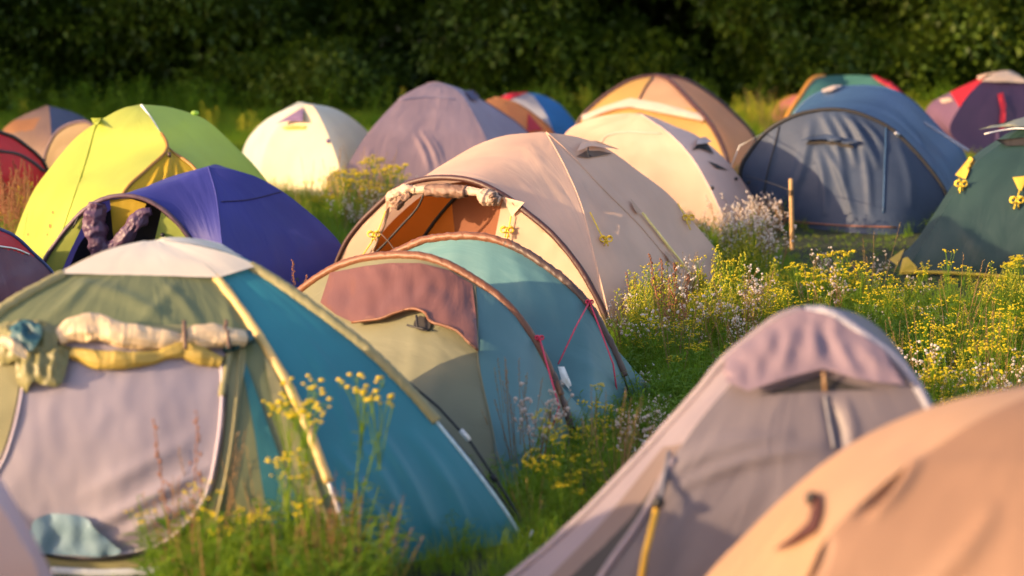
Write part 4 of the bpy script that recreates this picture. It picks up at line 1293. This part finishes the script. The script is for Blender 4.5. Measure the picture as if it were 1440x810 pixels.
def m_ragwort(seed, h=.62, stems=3, heads=16, flo=1, spread=.10):
    """upright stems with flat-topped clusters of small heads"""
    r = random.Random(seed); m = MB()
    for k in range(stems):
        a = r.uniform(0, 6.28); hh = h * r.uniform(.75, 1.05)
        b0 = V((math.cos(a) * .04, math.sin(a) * .04, 0)); t0 = b0 + V((math.cos(a) * r.uniform(.02, .16), math.sin(a) * r.uniform(.02, .16), hh * .8))
        mid = b0.lerp(t0, .5) + rv(r, .02)
        m.tube([b0, mid, t0], [.0045, .0038, .003], 4, 0, False)
        for i in range(16):
            s = .08 + .86 * i / 15
            an = r.uniform(0, 6.28)
            leaf(m, b0.lerp(t0, s), (math.cos(an), math.sin(an), r.uniform(.0, .8)), r.uniform(.04, .09) * (1.15 - s * .6), r.uniform(.008, .02), 0)
        nb = r.randint(4, 6)
        for q in range(nb):
            an = q / nb * 6.28 + r.uniform(-.4, .4); ln = r.uniform(.5, 1.1)
            e = t0 + V((math.cos(an) * spread * ln * .7, math.sin(an) * spread * ln * .7, hh * .2 * r.uniform(.6, 1.05)))
            st_ = t0 - V((0, 0, r.uniform(0, .12)))
            m.tube([st_, st_.lerp(e, .55) + V((0, 0, .015)), e], .002, 3, 0, False)
            for i in range(max(3, heads // nb)):
                c = e + V((r.uniform(-.026, .026), r.uniform(-.026, .026), r.uniform(-.008, .012)))
                m.tube([e - V((0, 0, .02)), c], .001, 3, 0, False)
                b_ = len(m.f)
                m.ball(c, r.uniform(.006, .011), 1, .55, 6, 3)
                for fi in range(b_, len(m.f)):
                    m.cl[fi] = k * 10 + q
    return m, [HERB, YFL if flo == 1 else YGR]


def m_golden(seed, h=.55):
    """yellow-green feathery spires"""
    r = random.Random(seed); m = MB()
    for k in range(4):
        a = r.uniform(0, 6.28); hh = h * r.uniform(.7, 1.1)
        b0 = V((math.cos(a) * .04, math.sin(a) * .04, 0)); t0 = b0 + V((math.cos(a) * .07, math.sin(a) * .07, hh))
        m.tube([b0, b0.lerp(t0, .5), t0], [.004, .003, .0015], 3, 0, False)
        for i in range(12):
            s = i / 11 * .6
            an = r.uniform(0, 6.28)
            leaf(m, b0.lerp(t0, s), (math.cos(an), math.sin(an), .6), r.uniform(.03, .06), .008, 0)
        for i in range(34):
            s = .5 + .5 * i / 33
            an = r.uniform(0, 6.28); ln = .06 * (1.15 - s) + .012
            c = b0.lerp(t0, s) + V((math.cos(an) * ln, math.sin(an) * ln, ln * .8))
            m.tube([b0.lerp(t0, s), c], .001, 3, 0, False)
            m.ball(c, r.uniform(.004, .008), 1, 1.0, 5, 3)
    return m, [HERB, YGR]


def m_fluff(seed, h=.5):
    """branching stems carrying white seed fluff"""
    r = random.Random(seed); m = MB()
    for k in range(4):
        a = r.uniform(0, 6.28); hh = h * r.uniform(.7, 1.1)
        b0 = V((math.cos(a) * .03, math.sin(a) * .03, 0)); t0 = b0 + V((math.cos(a) * .09, math.sin(a) * .09, hh * .75))
        m.tube([b0, b0.lerp(t0, .5), t0], [.0035, .003, .002], 3, 0, False)
        for i in range(8):
            an = r.uniform(0, 6.28)
            leaf(m, b0.lerp(t0, i / 8), (math.cos(an), math.sin(an), .5), r.uniform(.03, .06), .008, 2)
        for q in range(9):
            an = r.uniform(0, 6.28)
            s0_ = b0.lerp(t0, r.uniform(.55, 1))
            e = s0_ + V((math.cos(an) * .06, math.sin(an) * .06, hh * .25 * r.uniform(.3, 1)))
            m.tube([s0_, e], .0012, 3, 0, False)
            if r.random() < .8:
                m.ball(e, r.uniform(.006, .0125), 1, .9, 6, 4)
            m.ball(e + rv(r, .02), r.uniform(.004, .008), 1, .9, 5, 3)
    return m, [STRAW, WFL, HERB]


def m_straw(seed, h=.6):
    """dry grass stalks with narrow seed heads"""
    r = random.Random(seed); m = MB()
    for k in range(7):
        a = r.uniform(0, 6.28); hh = h * r.uniform(.6, 1.1); ln = r.uniform(.02, .2)
        b0 = V((math.cos(a) * .04, math.sin(a) * .04, 0)); t0 = b0 + V((math.cos(a) * ln, math.sin(a) * ln, hh))
        mid = b0.lerp(t0, .55) + V((0, 0, .02))
        m.tube([b0, mid, t0], [.0022, .0018, .001], 3, 0, False)
        for i in range(14):
            s = .78 + .22 * i / 13
            leaf(m, b0.lerp(t0, s), (r.uniform(-1, 1), r.uniform(-1, 1), 1.2), .022, .005, 0)
    for k in range(6):
        blade(m, r.uniform(-.05, .05), r.uniform(-.05, .05), h * r.uniform(.3, .6), .003, r.uniform(0, 6.28), r.uniform(.3, .9))
    return m, [STRAW]


def m_dock(seed, h=.75, n=60):
    """rusty brown dock spires"""
    r = random.Random(seed); m = MB()
    for k in range(2):
        a = r.uniform(0, 6.28); hh = h * r.uniform(.8, 1.1)
        b0 = V((math.cos(a) * .03, math.sin(a) * .03, 0)); t0 = b0 + V((math.cos(a) * .08, math.sin(a) * .08, hh))
        m.tube([b0, b0.lerp(t0, .5), t0], [.004, .003, .002], 4, 0, False)
        for i in range(n):
            s = .45 + .55 * i / (n - 1)
            an = r.uniform(0, 6.28); ln = r.uniform(.005, .045) * (1.3 - s)
            m.ball(b0.lerp(t0, s) + V((math.cos(an) * ln, math.sin(an) * ln, ln * .5)), r.uniform(.004, .008), 0, 1.2, 5, 3)
        for i in range(6):
            an = r.uniform(0, 6.28)
            leaf(m, b0.lerp(t0, i * .08), (math.cos(an), math.sin(an), .5), .14, .035, 1)
    return m, [RST, HERB]


PROTO = {}


def proto_coll(key, fn, seeds, **kw):
    c = bpy.data.collections.new('plants_' + key)
    for s in seeds:
        m, mats = fn(s, **kw)
        me = bpy.data.meshes.new(key)
        me.from_pydata(m.v, [], m.f)
        for q in mats:
            me.materials.append(q)
        me.polygons.foreach_set('material_index', m.m)
        if key not in ('grass',):
            me.polygons.foreach_set('use_smooth', [True] * len(me.polygons))
        o = bpy.data.objects.new('%s_%02d' % (key, s), me)
        c.objects.link(o)
    PROTO[key] = c
    return c


def scatter(name, coll, pts, scl, label, lean=.12, kind='stuff', tilt=None):
    n = len(pts)
    me = bpy.data.meshes.new(name)
    me.from_pydata([tuple(p) for p in pts], [], [])
    k = len(coll.objects)
    for an, ty, data in (('rot', 'FLOAT_VECTOR', None), ('scl', 'FLOAT', None), ('idx', 'INT', None)):
        at = me.attributes.new(an, ty, 'POINT')
        if an == 'rot':
            if tilt is None:
                d = np.stack([rng.uniform(-lean, lean, n), rng.uniform(-lean, lean, n), rng.uniform(0, 6.283, n)], 1)
            else:
                d = tilt
            at.data.foreach_set('vector', d.astype(np.float32).ravel())
        elif an == 'scl':
            at.data.foreach_set('value', np.asarray(scl, np.float32))
        else:
            at.data.foreach_set('value', rng.integers(0, k, n).astype(np.int32))
    o = bpy.data.objects.new(name, me)
    COL.objects.link(o)
    ng = bpy.data.node_groups.new(name, 'GeometryNodeTree')
    ng.interface.new_socket('Geometry', in_out='INPUT', socket_type='NodeSocketGeometry')
    ng.interface.new_socket('Geometry', in_out='OUTPUT', socket_type='NodeSocketGeometry')
    N, LK = ng.nodes.new, ng.links.new
    gi, go = N('NodeGroupInput'), N('NodeGroupOutput')
    ci = N('GeometryNodeCollectionInfo'); ci.inputs['Collection'].default_value = coll
    ci.inputs['Separate Children'].default_value = True; ci.inputs['Reset Children'].default_value = True
    ip = N('GeometryNodeInstanceOnPoints'); ip.inputs['Pick Instance'].default_value = True
    def attr(nm, ty):
        a = N('GeometryNodeInputNamedAttribute'); a.data_type = ty; a.inputs['Name'].default_value = nm
        return a.outputs['Attribute']
    e2r = N('FunctionNodeEulerToRotation')
    LK(gi.outputs[0], ip.inputs['Points']); LK(ci.outputs[0], ip.inputs['Instance'])
    LK(attr('idx', 'INT'), ip.inputs['Instance Index'])
    LK(attr('rot', 'FLOAT_VECTOR'), e2r.inputs[0]); LK(e2r.outputs[0], ip.inputs['Rotation'])
    LK(attr('scl', 'FLOAT'), ip.inputs['Scale'])
    LK(ip.outputs[0], go.inputs[0])
    md = o.modifiers.new('scatter', 'NODES'); md.node_group = ng
    tag(o, label, kind=kind)
    return o


def height_field(x, y):
    return .5 + .5 * noise.noise(V((x * .45, y * .45, 3.3))) + .3 * noise.noise(V((x * 1.4, y * 1.4, 8.1)))


# trodden short turf: in front of the slate tent and by the dark green one
SHORT = [(G(1170, 345), 1.0), (G(1225, 372), .9), (G(1290, 345), .6), (G(1270, 395), .9), (G(1340, 405), .9), (G(1410, 408), .8), (G(130, 850), .7), (G(30, 860), .5)]


def short_at(x, y):
    k = 1.0
    for c, r in SHORT:
        d = math.hypot(x - c.x, (y - c.y) * .8) / r
        k = min(k, .22 + .78 * min(1, max(0, d - .6) / .5))
    return k


proto_coll('grass', m_tuft, range(8))
proto_coll('herb', m_herb, range(6))
proto_coll('ragwort', m_ragwort, range(6))
proto_coll('golden', m_golden, range(5))
proto_coll('fluff', m_fluff, range(6))
proto_coll('straw', m_straw, range(5))
proto_coll('dock', m_dock, range(4))


def field_points(n_try, dens, y0=6.2, y1=33.5, margin=1.5):
    pts, hs = [], []
    for _ in range(n_try):
        y = y0 + (y1 - y0) * random.random()
        hw = y * .262 + margin
        x = random.uniform(-hw, hw)
        if random.random() > dens(x, y) * (hw / (y1 * .262 + margin)):
            continue
        if in_tent(x, y, -.06):
            continue
        pts.append((x, y, 0)); hs.append(height_field(x, y))
    return pts, hs


pts, hs = field_points(52000, lambda x, y: min(1, 10 / y + .12))
scl = [(.38 + .6 * h) * short_at(p[0], p[1]) * random.uniform(.8, 1.2) * (1 + max(0, p[1] - 24) * .02) for p, h in zip(pts, hs)]
scatter('grass', PROTO['grass'], pts, scl, 'green meadow grass growing between the tents')
pts, hs = field_points(9000, lambda x, y: .9 * min(1, 11 / y))
scl = [(.5 + .6 * h) * short_at(p[0], p[1]) * random.uniform(.7, 1.2) for p, h in zip(pts, hs)]
scatter('weeds', PROTO['herb'], pts, scl, 'leafy green weeds among the meadow grass')


pts, hs = [], []
for _ in range(150):
    q = G(random.uniform(235, 520), random.uniform(800, 930))
    if not in_tent(q.x, q.y, .02):
        pts.append((q.x, q.y, 0))
scatter('bottom_weeds', PROTO['herb'], pts, [random.uniform(.6, 1.5) for _ in pts], 'leafy weeds along the front of the teal tent')


def px_pts(regions):
    """regions: (x0,y0,x1,y1,count) on the photo, taken to the ground"""
    out = []
    for x0, y0, x1, y1, n in regions:
        k = 0; tries = 0
        while k < n and tries < n * 30:
            tries += 1
            p = G(random.uniform(x0, x1), random.uniform(y0, y1))
            if in_tent(p.x, p.y, .0):
                continue
            out.append((p.x, p.y, 0)); k += 1
    return out


P = px_pts([(900, 440, 1100, 560, 14), (1100, 450, 1440, 540, 24), (1230, 540, 1440, 640, 14), (880, 500, 1000, 640, 5), (740, 640, 870, 760, 9), (440, 270, 560, 330, 20), (0, 300, 60, 360, 8)])
scatter('yellow_wildflowers', PROTO['ragwort'], P, [random.uniform(.45, .8) for _ in P], 'small yellow wildflowers scattered through the meadow')
P = px_pts([(880, 440, 1090, 510, 36), (1000, 380, 1080, 440, 18), (1400, 420, 1440, 480, 4)])
scatter('goldenrod', PROTO['golden'], P, [random.uniform(.5, .9) for _ in P], 'yellow green feathery weeds beside the big beige tent')
P = px_pts([(1230, 445, 1440, 540, 150), (870, 480, 1010, 640, 90), (1050, 420, 1230, 480, 50)])
scatter('feathery_weeds', PROTO['herb'], P, [random.uniform(.6, 1.15) for _ in P], 'bright green feathery weeds in the open meadow')
P = px_pts([(1000, 345, 1085, 400, 40), (880, 440, 1080, 520, 26), (1080, 400, 1250, 480, 6), (1180, 540, 1440, 640, 9), (850, 560, 960, 680, 3), (740, 620, 860, 720, 2), (480, 280, 600, 340, 16), (1040, 320, 1080, 345, 8)])
scatter('white_seedheads', PROTO['fluff'], P, [random.uniform(.55, 1.0) for _ in P], 'white fluffy seed heads among the tall weeds')
P = px_pts([(720, 640, 880, 780, 7), (900, 440, 1080, 560, 12), (1080, 440, 1440, 560, 6), (0, 320, 60, 380, 16), (420, 290, 560, 340, 25), (1060, 150, 1110, 200, 20), (230, 820, 520, 900, 14), (1250, 520, 1440, 640, 10)])
scatter('dry_grass', PROTO['straw'], P, [random.uniform(.5, 1.0) for _ in P], 'dry straw coloured grass stalks in the meadow')
P = px_pts([(0, 320, 50, 370, 26), (880, 460, 960, 520, 4)])
scatter('rusty_docks', PROTO['dock'], P, [random.uniform(.55, .9) for _ in P], 'rust brown dock spires among the weeds')
P = px_pts([(1050, 425, 1440, 560, 48), (880, 450, 1060, 560, 22), (1240, 560, 1440, 640, 20), (760, 660, 860, 760, 8)])
scatter('small_yellow_flowers', PROTO['ragwort'], P, [random.uniform(.26, .5) for _ in P], 'small low yellow flowers in the open grass')
P = px_pts([(1050, 425, 1440, 560, 60), (960, 400, 1100, 480, 24)])
scatter('low_goldenrod', PROTO['golden'], P, [random.uniform(.3, .55) for _ in P], 'low yellow green weeds in the open grass')
P = px_pts([(1000, 425, 1440, 560, 36), (1200, 560, 1440, 640, 14), (840, 560, 940, 660, 8)])
scatter('small_seedheads', PROTO['fluff'], P, [random.uniform(.3, .5) for _ in P], 'small white seed heads in the open grass')
# tall weeds along the wood edge
P = px_pts([(1035, 176, 1110, 192, 22), (290, 195, 370, 220, 4), (560, 165, 700, 180, 6), (760, 165, 830, 180, 8), (0, 165, 60, 180, 4), (1280, 170, 1310, 190, 6)])
scatter('tall_weeds', PROTO['golden'], P, [random.uniform(.5, .95) for _ in P], 'tall yellowish weeds along the foot of the wood')
P = [(random.uniform(-9, 9.5), random.uniform(28.6, 30.4), 0) for _ in range(170)]
P = [p for p in P if not in_tent(p[0], p[1], .1)]
scatter('wood_foot_weeds', PROTO['herb'], P, [random.uniform(1.2, 2.6) for _ in P], 'rough green growth along the foot of the wood')


# single plants one can point at
def plant(fn, seed, pos, scale, label, group, name, parts=True, rot=0, **kw):
    m, mats = fn(seed, **kw)
    if not parts:
        o = m.build(name, mats, loc=pos)
        o.scale = (scale,) * 3
        o.rotation_euler.z = rot
        return tag(o, label, 'plant', group)
    root = bpy.data.objects.new(name, None)
    COL.objects.link(root)
    root.location = pos
    root.scale = (scale,) * 3
    root.rotation_euler.z = rot
    root.empty_display_size = .1
    tag(root, label, 'plant', group)
    keys = [m.cl.get(i, 1000 + k_) for i, k_ in enumerate(m.m)]
    for key in sorted(set(keys)):
        q = MB()
        used = {}
        for f, k_, mi in zip(m.f, keys, m.m):
            if k_ == key:
                nf = []
                for i in f:
                    if i not in used:
                        used[i] = len(q.v); q.v.append(m.v[i])
                    nf.append(used[i])
                q.f.append(tuple(nf)); q.m.append(0); mm_ = mi
        nm = 'flower_head' if key < 1000 else ('stem' if mm_ == 0 else ('flower_head' if mm_ == 1 else 'leaves'))
        q.build(nm, mats[mm_], root)
    return root


fgp = 'yellow flowering plants before the teal tent'
plant(m_ragwort, 101, G(258, 868), .82, 'small yellow flowering plant against the lilac inner door of the teal tent', fgp, 'flowering_plant', stems=3, h=.66, heads=10)
plant(m_ragwort, 102, G(385, 850), 1.12, 'yellow flowering plant before the khaki corner of the teal tent', fgp, 'flowering_plant', stems=3, h=.72, heads=11)
plant(m_ragwort, 103, G(462, 845), 1.3, 'tallest yellow flowering plant, before the pale yellow pole sleeve of the teal tent', fgp, 'flowering_plant', stems=4, h=.74, heads=13)
plant(m_ragwort, 104, G(330, 870), .7, 'short leafy yellow flowering plant between two taller ones before the teal tent', fgp, 'flowering_plant', stems=3, h=.6, heads=12)
plant(m_ragwort, 109, G(425, 860), .95, 'bushy yellow flowering plant at the foot of the pale yellow pole sleeve', fgp, 'flowering_plant', stems=3, h=.66, heads=9)
plant(m_dock, 105, G(262, 850), .95, 'rusty dock spire standing before the lilac inner door', None, 'dock_plant', h=.9, n=24)
plant(m_dock, 106, G(420, 490), .72, 'pale rusty dock spire before the royal blue dome tent', None, 'dock_plant', h=.75)
plant(m_straw, 107, G(838, 690), .75, 'dry straw stalks beside the rust brown hoop foot', None, 'grass_clump')
plant(m_herb, 108, G(290, 900), 1.3, 'leafy green weed clump at the bottom before the teal tent', None, 'weed_clump')
plant(m_herb, 110, G(450, 890), 1.4, 'broad leafy weed clump below the tallest yellow flowering plant', None, 'weed_clump')
plant(m_herb, 111, G(370, 905), 1.3, 'leafy weed clump in the middle of the bottom flowers', None, 'weed_clump')

tansy = m_ragwort(201, h=.5, stems=5, heads=30, spread=.12)
mesh_src = []
for s in (201, 202, 203, 204):
    mm, mats = m_ragwort(s, h=.5, stems=5, heads=30, spread=.12)
    me = bpy.data.meshes.new('tansy_plant'); me.from_pydata(mm.v, [], mm.f)
    for q in mats:
        me.materials.append(q)
    me.polygons.foreach_set('material_index', mm.m)
    mesh_src.append(me)
def tansies(spots, label, group):
    for i, (x, y, s) in enumerate(spots):
        o = bpy.data.objects.new('tansy_plant', mesh_src[i % 4])
        COL.objects.link(o)
        o.location = G(x, y); o.scale = (s,) * 3; o.rotation_euler.z = random.uniform(0, 6.28)
        tag(o, label, 'plant', group)
tansies([(1095, 430, .5), (1130, 445, .75), (1165, 435, .8), (1190, 445, .75), (1150, 460, .7), (1205, 440, .5)],
        'yellow flat-topped tansy in the patch by the wooden stake', 'tansies by the wooden stake')
tansies([(1425, 410, .5), (1438, 425, .7), (1345, 430, .38), (1390, 425, .4)],
        'yellow tansy in front of the dark green tent', 'tansies before the dark green tent')
tansies([(505, 305, 1.0), (525, 300, 1.1), (545, 310, 1.0), (520, 315, .9), (490, 312, .9)],
        'yellow flowering weed between the mauve and royal blue tents', 'flowers before the mauve tent')
tansies([(1235, 590, .6), (1290, 560, .6), (1340, 540, .7), (1400, 560, .7), (1320, 600, .6), (1420, 520, .7)],
        'yellow tansy in the grass above the terracotta tent', 'tansies above the terracotta tent')

# ================================================================== WOOD
WLEAF = leafy('wood_leaves', [(.012, .028, .002), (.034, .070, .005), (.082, .138, .009), (.12, .16, .013)], .35, .5, .45)
c = bpy.data.collections.new('plants_wood')
for s in range(6):
    r = random.Random(500 + s); m = MB()
    for i in range(70):
        d = rv(r).normalized() * (r.random() ** .45)
        p_ = V((d.x * .36, d.y * .36, d.z * .30))
        dr = (d + rv(r, .7) + V((0, 0, -.2)))
        leaf(m, p_, dr, r.uniform(.07, .15), r.uniform(.05, .10))
    for i in range(4):
        m.tube([V((0, 0, -.2)), rv(r, .25)], [.008, .003], 3, 0, False)
    me = bpy.data.meshes.new('wood_clump'); me.from_pydata(m.v, [], m.f); me.materials.append(WLEAF)
    o = bpy.data.objects.new('wood_clump_%d' % s, me); c.objects.link(o)
P, S = [], []
for _ in range(150):             # bushes and low branches, each a leafy lobe with dark gaps round it
    cx, cz = random.uniform(-13, 13), 5.0 * random.random() ** 1.5
    cy = 31.3 + .25 * cz + random.uniform(-.6, 1.2)
    R_ = random.uniform(.45, 1.15)
    for _k in range(int(62 * R_ * R_) + 8):
        d = V((random.gauss(0, 1), random.gauss(0, 1) - .5, random.gauss(0, 1) + .35)).normalized() * R_ * random.uniform(.8, 1.05)
        z = cz + d.z * .8
        if z > -.05:
            P.append((cx + d.x * 1.15, cy + d.y, z)); S.append(random.uniform(.6, 1.25))
for _ in range(1500):
    x = random.uniform(-14, 14); z = 6 * random.random() ** 1.3
    P.append((x, 32.8 + .3 * z + random.random() * 1.5, z)); S.append(random.uniform(.9, 1.8))
for _ in range(3000):
    x = random.uniform(-26, 26); z = random.uniform(0, 7)
    P.append((x, 35.6 + random.random() * 2.0 + .25 * z, z)); S.append(random.uniform(1.8, 3.2))
for _ in range(3000):            # the wood bends round on the left, out of the picture
    y = random.uniform(22, 37); z = 11 * random.random()
    P.append((-17 - random.random() * 5 - .1 * z + .8 * noise.noise(V((y * .4, z * .4, 0))), y, z)); S.append(random.uniform(1.8, 3.4))
n = len(P)
til = np.stack([rng.uniform(-.6, .6, n), rng.uniform(-.6, .6, n), rng.uniform(0, 6.28, n)], 1)
scatter('wood', c, P, S, 'dark green wood edge closing the meadow behind the tents', tilt=til)

SC.cycles.max_bounces = 8
SC.cycles.transparent_max_bounces = 4
